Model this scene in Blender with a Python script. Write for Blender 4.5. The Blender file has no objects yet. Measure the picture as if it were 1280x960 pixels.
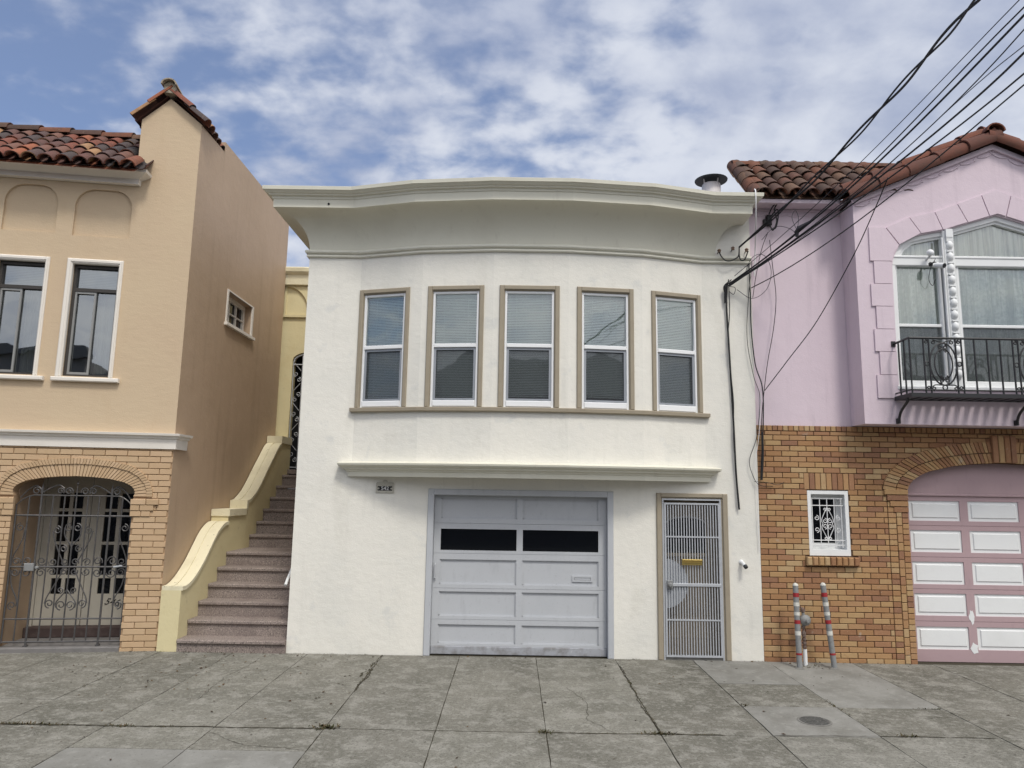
import bpy, bmesh, math, random
from mathutils import Vector, Matrix
from mathutils.geometry import tessellate_polygon
random.seed(7)
PI = math.pi
R = math.radians
scene = bpy.context.scene
COL = scene.collection

# ------------------------------------------------------------------ camera, sky, sun, exposure
CAM_H = 2.029
F, PITCH, ROLL, YAW, DIST = 900.0, R(8.58), R(.942), R(-.225), 9.4
fwd = Vector((math.sin(YAW) * math.cos(PITCH), math.cos(YAW) * math.cos(PITCH), math.sin(PITCH)))
rt0 = Vector((math.cos(YAW), -math.sin(YAW), 0)); up0 = rt0.cross(fwd)
RT = math.cos(ROLL) * rt0 + math.sin(ROLL) * up0
UP = -math.sin(ROLL) * rt0 + math.cos(ROLL) * up0
CAMP = Vector((0, -DIST, CAM_H))
cd = bpy.data.cameras.new('camera'); cam = bpy.data.objects.new('camera', cd); COL.objects.link(cam)
m3 = Matrix((RT, UP, -fwd)).transposed()
cam.matrix_world = Matrix.Translation(CAMP) @ m3.to_4x4()
cd.sensor_width = 36; cd.sensor_fit = 'HORIZONTAL'; cd.lens = F * 36 / 1280
cd.clip_start = .05; cd.clip_end = 3000
scene.camera = cam
scene.render.resolution_x, scene.render.resolution_y = 1024, 768

SUN_EL, SUN_AZ = R(56), R(24)              # azimuth to the right of straight behind the camera
SUN_DIR = Vector((math.sin(SUN_AZ) * math.cos(SUN_EL), -math.cos(SUN_AZ) * math.cos(SUN_EL), math.sin(SUN_EL)))
sl = bpy.data.lights.new('sun', 'SUN'); sl.energy = 1.6; sl.angle = R(11); sl.color = (1, .96, .88)
so = bpy.data.objects.new('sun', sl); COL.objects.link(so)
so.rotation_euler = SUN_DIR.to_track_quat('Z', 'Y').to_euler()

vs = scene.view_settings
vs.view_transform = 'Standard'; vs.look = 'None'; vs.gamma = 1; vs.use_curve_mapping = False
vs.exposure = 0.33

W = bpy.data.worlds.new('World'); scene.world = W; W.use_nodes = True
def world():
    nt = W.node_tree; N = nt.nodes; L = nt.links; N.clear()
    def n(t, **k):
        o = N.new(t)
        for a, b in k.items(): setattr(o, a, b)
        return o
    def math_(op, a, b=None, c=None, clamp=False):
        o = n('ShaderNodeMath', operation=op, use_clamp=clamp)
        for i, v in enumerate((a, b, c)):
            if v is None: continue
            if isinstance(v, (int, float)): o.inputs[i].default_value = v
            else: L.new(v, o.inputs[i])
        return o.outputs[0]
    def mixc(f, a, b, t='MIX'):
        o = n('ShaderNodeMix', data_type='RGBA', blend_type=t)
        for s, v in ((o.inputs[0], f), (o.inputs[6], a), (o.inputs[7], b)):
            if isinstance(v, (int, float)): s.default_value = v
            elif isinstance(v, tuple): s.default_value = (*v, 1)
            else: L.new(v, s)
        return o.outputs[2]
    out = n('ShaderNodeOutputWorld'); bg = n('ShaderNodeBackground'); bg.inputs[1].default_value = .1
    L.new(bg.outputs[0], out.inputs[0])
    sky = n('ShaderNodeTexSky', sky_type='NISHITA', sun_disc=False, sun_elevation=SUN_EL, altitude=50, air_density=1, dust_density=.6, ozone_density=1.6)
    sky.sun_rotation = math.atan2(SUN_DIR.x, SUN_DIR.y)
    tc = n('ShaderNodeTexCoord'); sp = n('ShaderNodeSeparateXYZ'); L.new(tc.outputs['Generated'], sp.inputs[0])
    x, y, z = sp.outputs
    zc = math_('ADD', math_('MAXIMUM', z, 0.0), .34)
    cx = math_('DIVIDE', x, zc); cy = math_('DIVIDE', y, zc)
    cb = n('ShaderNodeCombineXYZ'); L.new(cx, cb.inputs[0]); L.new(cy, cb.inputs[1])
    def noise(scale, det, rough, dist=0., off=(0, 0, 0), sc=(1, 1, 1)):
        mp = n('ShaderNodeMapping'); mp.inputs['Location'].default_value = off; mp.inputs['Scale'].default_value = sc
        L.new(cb.outputs[0], mp.inputs[0])
        t = n('ShaderNodeTexNoise'); t.inputs['Scale'].default_value = scale; t.inputs['Detail'].default_value = det
        t.inputs['Roughness'].default_value = rough; t.inputs['Distortion'].default_value = dist
        L.new(mp.outputs[0], t.inputs[0]); return t.outputs[0]
    a = noise(1.3, 4, .5, .2, (3.1, 1.7, 0))
    b = noise(11.0, 9, .50, .1, (1.2, 5.4, 0), (1, 1.25, 1))
    c = noise(3.4, 8, .55, .15, (7.7, 2.2, 0))
    side = math_('ADD', math_('MULTIPLY', x, .40), math_('MULTIPLY', math_('MINIMUM', y, .25), -.22))
    m = math_('ADD', math_('ADD', math_('MULTIPLY', a, .5), math_('MULTIPLY', b, .86)), side)
    mr = n('ShaderNodeMapRange', interpolation_type='SMOOTHSTEP'); L.new(m, mr.inputs[0])
    mr.inputs[1].default_value = .36; mr.inputs[2].default_value = .72
    cm = n('ShaderNodeMapRange', interpolation_type='SMOOTHSTEP'); L.new(math_('ADD', math_('MULTIPLY', c, .8), math_('MULTIPLY', b, .25)), cm.inputs[0])
    cm.inputs[1].default_value = .36; cm.inputs[2].default_value = .68
    cloud = mixc(cm.outputs[0], (3.05, 3.5, 4.75), (5.7, 6.0, 6.7))
    # clouds are brighter towards the sun behind them
    vm = n('ShaderNodeVectorMath', operation='DOT_PRODUCT'); L.new(tc.outputs['Generated'], vm.inputs[0]); vm.inputs[1].default_value = SUN_DIR
    g = math_('POWER', math_('MAXIMUM', vm.outputs['Value'], 0.0), 3.0)
    glow = mixc(1.0, cloud, (3.75, 3.4, 2.8), 'MULTIPLY')
    lit = mixc(g, cloud, glow)
    blue = mixc(.30, mixc(1.0, sky.outputs[0], (.80, .86, 1.0), 'MULTIPLY'), (3.2, 3.9, 5.6))
    fin = mixc(math_('MULTIPLY', mr.outputs[0], .97), blue, lit)
    L.new(fin, bg.inputs[0])
world()

# ------------------------------------------------------------------ helpers: pixels measured on the picture -> points on a known plane
def at(px, py, Y=0.0):
    d = fwd + RT * ((px - 640) / F) - UP * ((py - 480) / F)
    return CAMP + d * ((Y - CAMP.y) / d.y)

# ------------------------------------------------------------------ materials
def M(name, base, rough=.85, spec=.3, metal=0., vary=(), bump=(), islands=None, coat=0., uvscale=None):
    """vary: (scale, detail, lo, hi, colour, amount[, stretch]); bump: (scale, detail, distance, strength[, stretch])"""
    m = bpy.data.materials.new(name); m.use_nodes = True
    nt = m.node_tree; N = nt.nodes; L = nt.links
    p = N['Principled BSDF']
    p.inputs['Roughness'].default_value = rough; p.inputs['Specular IOR Level'].default_value = spec
    p.inputs['Metallic'].default_value = metal; p.inputs['Coat Weight'].default_value = coat
    tc = N.new('ShaderNodeTexCoord')
    def noise(scale, det, stretch=None, rough_=.6):
        t = N.new('ShaderNodeTexNoise'); t.inputs['Scale'].default_value = scale; t.inputs['Detail'].default_value = det
        t.inputs['Roughness'].default_value = rough_
        if stretch:
            mp = N.new('ShaderNodeMapping'); mp.inputs['Scale'].default_value = stretch
            L.new(tc.outputs['Object'], mp.inputs[0]); L.new(mp.outputs[0], t.inputs[0])
        else: L.new(tc.outputs['Object'], t.inputs[0])
        return t.outputs[0]
    col = None
    if islands:
        g = N.new('ShaderNodeNewGeometry'); cr = N.new('ShaderNodeValToRGB'); cr.color_ramp.interpolation = 'CONSTANT'
        e = cr.color_ramp.elements
        while len(e) > 1: e.remove(e[0])
        e[0].position = 0; e[0].color = (*islands[0], 1)
        for i, c in enumerate(islands[1:]):
            q = e.new((i + 1) / len(islands)); q.color = (*c, 1)
        L.new(g.outputs['Random Per Island'], cr.inputs[0]); col = cr.outputs[0]
    for v in vary:
        sc, det, lo, hi, c2, amt = v[:6]; st = v[6] if len(v) > 6 else None
        mr = N.new('ShaderNodeMapRange'); mr.inputs[1].default_value = lo; mr.inputs[2].default_value = hi; mr.inputs[4].default_value = amt
        L.new(noise(sc, det, st), mr.inputs[0])
        mx = N.new('ShaderNodeMix'); mx.data_type = 'RGBA'
        L.new(mr.outputs[0], mx.inputs[0])
        if col is None: mx.inputs[6].default_value = (*base, 1)
        else: L.new(col, mx.inputs[6])
        mx.inputs[7].default_value = (*c2, 1); col = mx.outputs[2]
    if col is None: p.inputs['Base Color'].default_value = (*base, 1)
    else: L.new(col, p.inputs['Base Color'])
    nrm = None
    for b in bump:
        sc, det, dist, stg = b[:4]; st = b[4] if len(b) > 4 else None
        bp = N.new('ShaderNodeBump'); bp.inputs['Strength'].default_value = stg; bp.inputs['Distance'].default_value = dist
        L.new(noise(sc, det, st), bp.inputs['Height'])
        if nrm is not None: L.new(nrm, bp.inputs['Normal'])
        nrm = bp.outputs[0]
    if nrm is not None: L.new(nrm, p.inputs['Normal'])
    return m

def glass(name, tint=(.75, .85, .85), boost=1.6, floor=.05):
    m = bpy.data.materials.new(name); m.use_nodes = True
    nt = m.node_tree; N = nt.nodes; L = nt.links; N.clear()
    o = N.new('ShaderNodeOutputMaterial'); mx = N.new('ShaderNodeMixShader'); t = N.new('ShaderNodeBsdfTransparent'); g = N.new('ShaderNodeBsdfGlossy')
    t.inputs[0].default_value = (*tint, 1); g.inputs['Roughness'].default_value = .015; g.inputs[0].default_value = (.92, .96, .97, 1)
    f = N.new('ShaderNodeFresnel'); f.inputs[0].default_value = 1.52
    tc = N.new('ShaderNodeNewGeometry'); ns = N.new('ShaderNodeTexNoise'); ns.inputs['Scale'].default_value = 2.3; ns.inputs['Detail'].default_value = 1.5
    L.new(tc.outputs['Position'], ns.inputs[0]); bp = N.new('ShaderNodeBump'); bp.inputs['Strength'].default_value = .09; bp.inputs['Distance'].default_value = .03
    L.new(ns.outputs[0], bp.inputs['Height']); L.new(bp.outputs[0], g.inputs['Normal'])
    mm = N.new('ShaderNodeMath'); mm.operation = 'MULTIPLY_ADD'; L.new(f.outputs[0], mm.inputs[0]); mm.inputs[1].default_value = boost; mm.inputs[2].default_value = floor
    L.new(mm.outputs[0], mx.inputs[0]); L.new(t.outputs[0], mx.inputs[1]); L.new(g.outputs[0], mx.inputs[2]); L.new(mx.outputs[0], o.inputs[0])
    return m

def mesh_screen(name, c, opacity):
    m = bpy.data.materials.new(name); m.use_nodes = True
    nt = m.node_tree; N = nt.nodes; L = nt.links
    p = N['Principled BSDF']; p.inputs['Base Color'].default_value = (*c, 1); p.inputs['Roughness'].default_value = .7
    t = N.new('ShaderNodeBsdfTransparent'); mx = N.new('ShaderNodeMixShader'); mx.inputs[0].default_value = opacity
    L.new(t.outputs[0], mx.inputs[1]); L.new(p.outputs[0], mx.inputs[2]); L.new(mx.outputs[0], N['Material Output'].inputs[0])
    return m

STUCCO_BUMP = ((70, 6, .006, .4), (9, 7, .02, .26, (1, 1, 1.4)), (1.7, 3, .04, .25))
MAT = dict(
    cream=M('cream_stucco', (.78, .757, .69), .9, .2, vary=((1.1, 5, .45, .75, (.66, .655, .61), .6), (5, 6, .58, .76, (.52, .51, .46), .24, (1.6, 1.6, .16)), (3.2, 5, .60, .70, (.63, .63, .60), .6), (2.3, 6, .58, .75, (.55, .53, .46), .35, (1, 1, .35)), (14, 4, .55, .8, (.6, .59, .53), .25)), bump=STUCCO_BUMP),
    creamtrim=M('cream_trim', (.68, .665, .575), .75, .3, vary=((2, 5, .5, .8, (.5, .48, .4), .5), (18, 4, .6, .8, (.45, .43, .36), .3)), bump=((40, 4, .004, .3),)),
    cornice=M('cornice_paint', (.70, .68, .575), .7, .3, vary=((1.5, 5, .5, .8, (.56, .53, .44), .5), (9, 5, .6, .8, (.46, .43, .36), .35, (1, 1, .3))), bump=((30, 4, .004, .25),)),
    taupe=M('taupe_trim', (.33, .285, .215), .7, .3, vary=((6, 4, .5, .8, (.24, .20, .15), .5),), bump=((50, 3, .003, .3),)),
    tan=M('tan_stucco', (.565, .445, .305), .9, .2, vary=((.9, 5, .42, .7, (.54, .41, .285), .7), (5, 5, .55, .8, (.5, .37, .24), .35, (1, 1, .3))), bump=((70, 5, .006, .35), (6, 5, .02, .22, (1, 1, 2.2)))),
    tanshaded=M('tan_stucco_shaded', (.44, .32, .22), .6, .35, vary=((.7, 5, .42, .7, (.39, .28, .185), .6), (4, 6, .52, .75, (.31, .225, .15), .4, (1.6, 1.6, .12)), (18, 5, .6, .75, (.36, .26, .18), .3)), bump=((60, 5, .004, .35), (4, 6, .03, .3))),  # front's tan darkened; shade of the turned-away wall is put into this colour
    yellow=M('yellow_paint', (.66, .58, .35), .8, .25, vary=((2, 5, .5, .75, (.56, .46, .25), .6), (11, 5, .62, .8, (.36, .31, .2), .4)), bump=((50, 4, .004, .4), (6, 3, .02, .3))),
    yellowcap=M('worn_cap_paint', (.73, .67, .48), .8, .25, vary=((3, 6, .5, .75, (.58, .52, .36), .7), (15, 6, .66, .74, (.12, .10, .07), .8)), bump=((50, 4, .004, .4), (8, 3, .02, .4))),
    granite=M('speckled_terrazzo', (.25, .208, .185), .8, .25, vary=((60, 3, .5, .64, (.42, .35, .31), .8), (75, 2, .55, .66, (.05, .04, .04), .85), (2.5, 4, .45, .75, (.15, .115, .105), .6)), bump=((90, 3, .003, .4),)),
    pink=M('pink_stucco', (.665, .56, .615), .85, .22, vary=((1.0, 5, .45, .75, (.62, .515, .575), .6), (5, 6, .55, .75, (.48, .40, .45), .4, (1.6, 1.6, .14)), (14, 5, .62, .74, (.56, .47, .52), .4)), bump=((70, 5, .005, .35), (6, 6, .02, .25))),
    pinkpanel=M('dusty_pink_paint', (.43, .31, .325), .7, .3, vary=((3, 5, .5, .75, (.37, .265, .28), .6), (14, 5, .58, .75, (.33, .24, .25), .4, (1, 1, .3))), bump=((40, 3, .002, .3),)),
    white=M('white_paint', (.76, .77, .77), .55, .35, vary=((3, 5, .5, .8, (.66, .67, .66), .5), (20, 4, .62, .8, (.55, .55, .52), .3)), bump=((40, 3, .002, .2),)),
    vinyl=M('white_window_frame', (.80, .81, .82), .4, .4),
    warmwhite=M('warm_white_paint', (.76, .715, .65), .7, .3, vary=((3, 5, .5, .8, (.62, .58, .50), .5),), bump=((40, 3, .003, .3),)),
    doorshaded=M('shaded_door_paint', (.44, .41, .35), .7, .3, vary=((3, 5, .5, .8, (.36, .33, .28), .5),)),  # pale door colour lowered to grey-beige; the recess's shade is painted in
    garage=M('grey_blue_paint', (.475, .49, .515), .6, .35, vary=((1.6, 5, .45, .75, (.42, .435, .46), .7), (12, 5, .56, .75, (.36, .37, .39), .4, (1, 1, .3)), (40, 4, .62, .72, (.28, .28, .28), .4)), bump=((40, 4, .002, .3), (3, 2, .01, .15))),
    garagebase=M('grimy_bottom_rail', (.36, .37, .40), .75, .25, vary=((7, 6, .45, .62, (.22, .215, .21), .8), (20, 4, .6, .75, (.6, .6, .6), .4))),
    alu=M('galvanised_bars', (.50, .52, .55), .45, .5, metal=.25, vary=((14, 4, .5, .8, (.38, .39, .41), .6),)),
    screenframe=M('screen_frame', (.30, .32, .35), .5, .4, metal=.2),
    doorbrown=M('taupe_door', (.27, .225, .165), .7, .3, vary=((2, 4, .4, .8, (.22, .185, .14), .7),)),
    brass=M('polished_brass', (.78, .58, .20), .28, .5, metal=1.0),
    iron=M('grey_wrought_iron', (.085, .082, .082), .5, .5, metal=.3, vary=((30, 4, .55, .75, (.20, .17, .15), .6),)),
    blackiron=M('black_wrought_iron', (.016, .016, .018), .5, .5),
    whiteiron=M('white_grille', (.72, .72, .72), .5, .4),
    cable=M('black_cable', (.012, .012, .014), .6, .4),
    thincable=M('grey_black_wire', (.035, .033, .04), .6, .4),
    whitecable=M('white_cable', (.75, .74, .74), .5, .4),
    porcelain=M('brown_insulator', (.20, .13, .09), .3, .5),
    tile=M('clay_roof_tiles', (.3, .12, .07), .85, .25, islands=[(.20, .08, .052), (.15, .068, .052), (.055, .048, .05), (.28, .10, .055), (.115, .062, .053), (.19, .07, .048), (.33, .19, .10), (.095, .062, .058), (.17, .088, .067), (.13, .063, .052), (.075, .058, .056)],
           vary=((9, 6, .5, .72, (.07, .055, .045), .6), (30, 5, .6, .75, (.42, .32, .24), .3)), bump=((40, 5, .004, .5),)),
    tiledark=M('weathered_roof_tiles', (.2, .1, .07), .88, .25, islands=[(.125, .06, .043), (.09, .052, .042), (.16, .068, .042), (.075, .046, .037), (.11, .068, .05), (.14, .082, .055)],
               vary=((9, 6, .48, .7, (.05, .04, .033), .65), (30, 5, .6, .75, (.30, .22, .15), .35)), bump=((40, 5, .004, .5),)),
    rake=M('rake_roof_tiles', (.22, .08, .05), .85, .25, islands=[(.165, .062, .04), (.135, .054, .038), (.115, .05, .038)], vary=((10, 6, .48, .72, (.08, .05, .04), .7),), bump=((40, 5, .004, .5),)),
    oldtile=M('lichen_ridge_cap', (.34, .29, .22), .9, .2, vary=((20, 5, .5, .7, (.12, .1, .08), .8),), bump=((40, 5, .004, .5),)),
    tanbrick=M('painted_tan_bricks', (.5, .35, .2), .85, .25, islands=[(.52, .365, .225), (.49, .345, .21), (.54, .385, .245), (.47, .33, .20), (.515, .37, .23)], vary=((8, 5, .5, .8, (.44, .30, .17), .5),), bump=((60, 4, .003, .4),)),
    tanmortar=M('recessed_tan_joints', (.37, .25, .155), .95, .1, vary=((30, 3, .4, .7, (.32, .21, .12), .6),)),
    brick=M('orange_bricks', (.4, .2, .09), .85, .25, islands=[(0.397, 0.238, 0.117), (0.345, 0.191, 0.091), (0.417, 0.273, 0.137), (0.288, 0.149, 0.078), (0.407, 0.255, 0.123), (0.371, 0.214, 0.104), (0.325, 0.173, 0.095), (0.433, 0.301, 0.163), (0.381, 0.226, 0.117), (0.263, 0.138, 0.083)],
            vary=((16, 5, .5, .75, (.36, .19, .095), .5), (60, 3, .58, .75, (.58, .40, .25), .4), (1.3, 5, .5, .75, (.34, .18, .09), .4), (5, 5, .66, .74, (.45, .40, .34), .6)), bump=((70, 4, .003, .5), (25, 4, .006, .3))),
    mortar=M('dark_mortar', (.095, .06, .04), .95, .1, vary=((40, 3, .4, .7, (.17, .115, .08), .7),)),
    concrete=M('weathered_concrete', (.2, .2, .18), .92, .15, islands=[(.196, .187, .160), (.160, .153, .130), (.212, .204, .175), (.178, .170, .146), (.202, .195, .170), (.165, .157, .133)],
               vary=((1.3, 9, .40, .66, (.100, .097, .080), .7), (.6, 5, .55, .75, (.075, .07, .058), .6), (4.5, 12, .50, .60, (.29, .28, .25), .6), (19, 12, .51, .63, (.33, .32, .285), .5), (46, 8, .52, .63, (.070, .067, .053), .6), (150, 3, .54, .66, (.37, .365, .32), .55)), bump=((90, 6, .005, .8), (16, 8, .012, .5))),
    newconcrete=M('smooth_new_concrete', (.25, .25, .235), .9, .15, islands=[(.225, .222, .205), (.255, .251, .232), (.24, .236, .218)], vary=((2.2, 8, .42, .66, (.165, .16, .142), .75), (9, 8, .54, .66, (.31, .305, .28), .5), (40, 6, .58, .66, (.12, .115, .10), .5), (120, 4, .55, .7, (.14, .135, .12), .35), (18, 6, .6, .75, (.31, .305, .28), .4)), bump=((100, 4, .002, .4),)),
    joint=M('dirt_in_joints', (.062, .056, .043), .98, .05),
    asphalt=M('asphalt', (.05, .05, .052), .9, .2, vary=((60, 3, .5, .7, (.09, .09, .09), .6), (.8, 4, .45, .7, (.035, .035, .037), .6)), bump=((80, 3, .004, .6),)),
    earth=M('dull_ground', (.09, .085, .07), .95, .1, vary=((.2, 5, .4, .7, (.06, .06, .05), .7),)),
    kerb=M('kerb_concrete', (.22, .215, .2), .9, .15, vary=((6, 6, .45, .7, (.13, .125, .11), .7),)),
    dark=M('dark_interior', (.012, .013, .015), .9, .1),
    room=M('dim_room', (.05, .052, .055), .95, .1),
    blind=M('blind_slats', (.88, .94, .90), .6, .3),
    lace=M('lace_curtain', (.93, .94, .87), .95, .1, vary=((22, 6, .44, .58, (.68, .71, .64), .7), (7, 3, .44, .60, (.50, .54, .47), .75, (2.6, 2.6, .08))), bump=((12, 2, .03, .5, (2.5, 1, .15)),)),
    plaincurtain=M('pale_curtain', (.92, .89, .80), .95, .1, vary=((14, 3, .42, .66, (.52, .50, .45), .8, (2, 2, .05)),)),
    glass=glass('window_glass', (.95, 1.0, .98), 2.9, .06),
    darkglass=glass('dim_glass', (.42, .46, .48), 3.2, .16),
    blackglass=M('black_glass', (.004, .005, .007), .06, .35),
    insect=mesh_screen('insect_screen', (.06, .066, .075), .45),
    plaque=M('plaque_cream', (.46, .44, .38), .7, .3, vary=((60, 3, .5, .7, (.2, .19, .16), .6),)),
    plaquedark=M('plaque_black', (.02, .02, .02), .5, .4),
    silver=M('silver_digits', (.55, .55, .55), .5, .4),
    darkbronze=M('bronze_frame', (.045, .04, .036), .5, .4),
    greyalu=M('grey_sash', (.28, .28, .27), .45, .5, metal=.3),
    step=M('dark_red_step', (.085, .06, .055), .8, .25, vary=((12, 5, .5, .7, (.13, .10, .09), .6),)),
    tilefloor=M('grey_porch_floor', (.19, .18, .175), .8, .25, vary=((5, 5, .45, .7, (.13, .125, .12), .7),)),
    pipegrey=M('grey_painted_pipe', (.23, .235, .235), .6, .4, vary=((25, 5, .5, .7, (.15, .13, .11), .5),)),
    redtape=M('red_band', (.30, .02, .025), .55, .4),
    whitetape=M('white_band', (.60, .59, .54), .6, .35, vary=((40, 4, .5, .7, (.4, .38, .33), .6),)),
    rust=M('rusty_valve', (.16, .105, .085), .8, .3, metal=.2, vary=((40, 5, .45, .65, (.28, .25, .23), .7),)),
    ventwhite=M('pale_vent_pipe', (.66, .62, .62), .6, .4),
    ventdark=M('dark_vent_cap', (.045, .05, .055), .5, .5, metal=.3),
    roofing=M('flat_roofing', (.2, .2, .2), .9, .1),
    iron_cover=M('iron_lid', (.10, .10, .095), .7, .4, metal=.4, vary=((60, 3, .5, .65, (.19, .19, .175), .8),), bump=((90, 2, .006, .8),)),
    weed=M('dry_weeds', (.055, .05, .025), .9, .2, islands=[(.06, .055, .025), (.075, .06, .03), (.04, .045, .02), (.09, .065, .035)]),
    leaf=M('dead_leaves', (.1, .06, .03), .9, .2, islands=[(.07, .045, .03), (.10, .065, .035), (.045, .035, .025), (.14, .10, .06)]),
    facade=M('grey_render', (.28, .27, .26), .9, .1),
)

# ------------------------------------------------------------------ mesh builder
OFF = {}           # thing -> world offset that its meshes subtract
class MB:
    def __init__(s): s.v = []; s.f = []; s.m = []; s.mi = 0
    def add(s, vs, fs):
        b = len(s.v); s.v += [tuple(v) for v in vs]
        for f in fs: s.f.append([b + i for i in f]); s.m.append(s.mi)
    def box(s, x0, x1, y0, y1, z0, z1):
        s.add([(x0, y0, z0), (x1, y0, z0), (x1, y1, z0), (x0, y1, z0), (x0, y0, z1), (x1, y0, z1), (x1, y1, z1), (x0, y1, z1)],
              [(0, 3, 2, 1), (4, 5, 6, 7), (0, 1, 5, 4), (1, 2, 6, 5), (2, 3, 7, 6), (3, 0, 4, 7)])
        return s
    def cbox(s, x0, x1, y0, y1, z0, z1, c=.006):
        """box whose four front edges are chamfered (front = -y)"""
        a = [(x0, y0 + c, z0), (x1, y0 + c, z0), (x1, y0 + c, z1), (x0, y0 + c, z1)]
        b = [(x0 + c, y0, z0 + c), (x1 - c, y0, z0 + c), (x1 - c, y0, z1 - c), (x0 + c, y0, z1 - c)]
        k = [(x0, y1, z0), (x1, y1, z0), (x1, y1, z1), (x0, y1, z1)]
        q = [(4, 5, 6, 7)]
        for i in range(4):
            j = (i + 1) % 4; q += [(i, j, 4 + j, 4 + i), (8 + i, 8 + j, j, i)]
        q.append((11, 10, 9, 8)); s.add(a + b + k, q); return s
    def prism(s, loop, y0, y1):
        """2-D (x, z) loop, anticlockwise seen from -y, extruded from y0 (front) to y1"""
        n = len(loop)
        vs = [(x, y0, z) for x, z in loop] + [(x, y1, z) for x, z in loop]
        s.add(vs, [tuple(range(n)), tuple(range(2 * n - 1, n - 1, -1))] + [(i, n + i, n + (i + 1) % n, (i + 1) % n) for i in range(n)]); return s
    def panel(s, outer, holes, fn, t, back=True):
        """wall sheet with holes; fn(u, d, z) -> point, d = depth into the wall"""
        loops = [outer] + holes
        tri = tessellate_polygon([[Vector((u, z, 0)) for u, z in l] for l in loops])
        flat = [p for l in loops for p in l]
        def orient(tr):
            a, b, c = (flat[i] for i in tr)
            return tr if (b[0] - a[0]) * (c[1] - a[1]) - (b[1] - a[1]) * (c[0] - a[0]) > 0 else tr[::-1]
        tri = [orient(t_) for t_ in tri]
        s.add([fn(u, 0, z) for u, z in flat], tri)
        if back: s.add([fn(u, t, z) for u, z in flat], [t_[::-1] for t_ in tri])
        for k, l in enumerate(loops):
            n = len(l); ar = sum(l[i][0] * l[(i + 1) % n][1] - l[(i + 1) % n][0] * l[i][1] for i in range(n))
            vs = [fn(u, 0, z) for u, z in l] + [fn(u, t, z) for u, z in l]
            fs = [(i, n + i, n + (i + 1) % n, (i + 1) % n) for i in range(n)]
            if (ar < 0) != (k > 0): fs = [f[::-1] for f in fs]
            s.add(vs, fs)
        return s
    def tube(s, pts, r, n=6, caps=True, closed=False):
        pts = [Vector(p) for p in pts]; k = len(pts)
        if k < 2: return s
        rs = r if isinstance(r, (list, tuple)) else [r] * k
        rings = []; prev = None
        for i, p in enumerate(pts):
            a = pts[(i - 1) % k] if (i or closed) else p; b = pts[(i + 1) % k] if (i < k - 1 or closed) else p
            d = (b - a)
            if d.length < 1e-9: d = Vector((0, 0, 1))
            d.normalize()
            if prev is None:
                ref = Vector((0, 0, 1)) if abs(d.z) < .9 else Vector((0, 1, 0)); nx = d.cross(ref).normalized()
            else:
                nx = (prev - d * prev.dot(d))
                nx = nx.normalized() if nx.length > 1e-6 else d.orthogonal().normalized()
            prev = nx; ny = d.cross(nx)
            rings.append([p + nx * (rs[i] * math.cos(2 * PI * j / n)) + ny * (rs[i] * math.sin(2 * PI * j / n)) for j in range(n)])
        vs = [v for rg in rings for v in rg]; fs = []
        for i in range(k - 1 if not closed else k):
            i2 = (i + 1) % k
            for j in range(n): fs.append((i * n + j, i * n + (j + 1) % n, i2 * n + (j + 1) % n, i2 * n + j))
        if caps and not closed: fs += [tuple(range(n - 1, -1, -1)), tuple((k - 1) * n + j for j in range(n))]
        s.add(vs, fs); return s
    def lathe(s, prof, c, axis=(0, 0, 1), n=16):
        ax = Vector(axis).normalized(); nx = ax.orthogonal().normalized(); ny = ax.cross(nx); c = Vector(c)
        vs = []; fs = []
        for r, h in prof: vs += [c + ax * h + nx * (r * math.cos(2 * PI * j / n)) + ny * (r * math.sin(2 * PI * j / n)) for j in range(n)]
        for i in range(len(prof) - 1):
            for j in range(n): fs.append((i * n + j, i * n + (j + 1) % n, (i + 1) * n + (j + 1) % n, (i + 1) * n + j))
        fs += [tuple(range(n - 1, -1, -1)), tuple((len(prof) - 1) * n + j for j in range(n))]
        s.add(vs, fs); return s
    def sweep(s, path, prof, closed_prof=True):
        """profile [(d outward, z)] swept along a plan path with mitred corners; outward = right of travel (-y when going +x)"""
        k = len(path); rows = []
        for i, (x, y) in enumerate(path):
            def nrm(a, b):
                v = Vector((b[0] - a[0], b[1] - a[1])).normalized(); return Vector((v.y, -v.x))
            if i == 0: o = nrm(path[0], path[1])
            elif i == k - 1: o = nrm(path[-2], path[-1])
            else:
                a, b = nrm(path[i - 1], path[i]), nrm(path[i], path[i + 1]); o = (a + b).normalized(); o /= max(.3, o.dot(a))
            rows.append([(x + o.x * d, y + o.y * d, z) for d, z in prof])
        n = len(prof); vs = [p for rw in rows for p in rw]; fs = []
        for i in range(k - 1):
            for j in range(n if closed_prof else n - 1):
                j2 = (j + 1) % n; fs.append((i * n + j, (i + 1) * n + j, (i + 1) * n + j2, i * n + j2))
        if closed_prof: fs += [tuple(range(n)), tuple((k - 1) * n + j for j in range(n - 1, -1, -1))]
        s.add(vs, fs); return s
    def build(s, name, mats, parent=None, smooth=False, bevel=0., local=False):
        if not isinstance(mats, (list, tuple)): mats = [mats]
        off = Vector((0, 0, 0)) if parent is None else OFF[parent]
        me = bpy.data.meshes.new(name)
        me.from_pydata([tuple(Vector(v) - off) for v in s.v], [], s.f)
        for m in mats: me.materials.append(m)
        me.polygons.foreach_set('material_index', s.m)
        bm = bmesh.new(); bm.from_mesh(me)
        if smooth or bevel: bmesh.ops.remove_doubles(bm, verts=bm.verts, dist=1e-5)
        bmesh.ops.recalc_face_normals(bm, faces=bm.faces)
        if bevel:
            ed = [e for e in bm.edges if len(e.link_faces) == 2 and e.calc_face_angle(0) > .5]
            bmesh.ops.bevel(bm, geom=ed, offset=bevel, segments=1, affect='EDGES', clamp_overlap=True)
        bm.to_mesh(me); bm.free()
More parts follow.
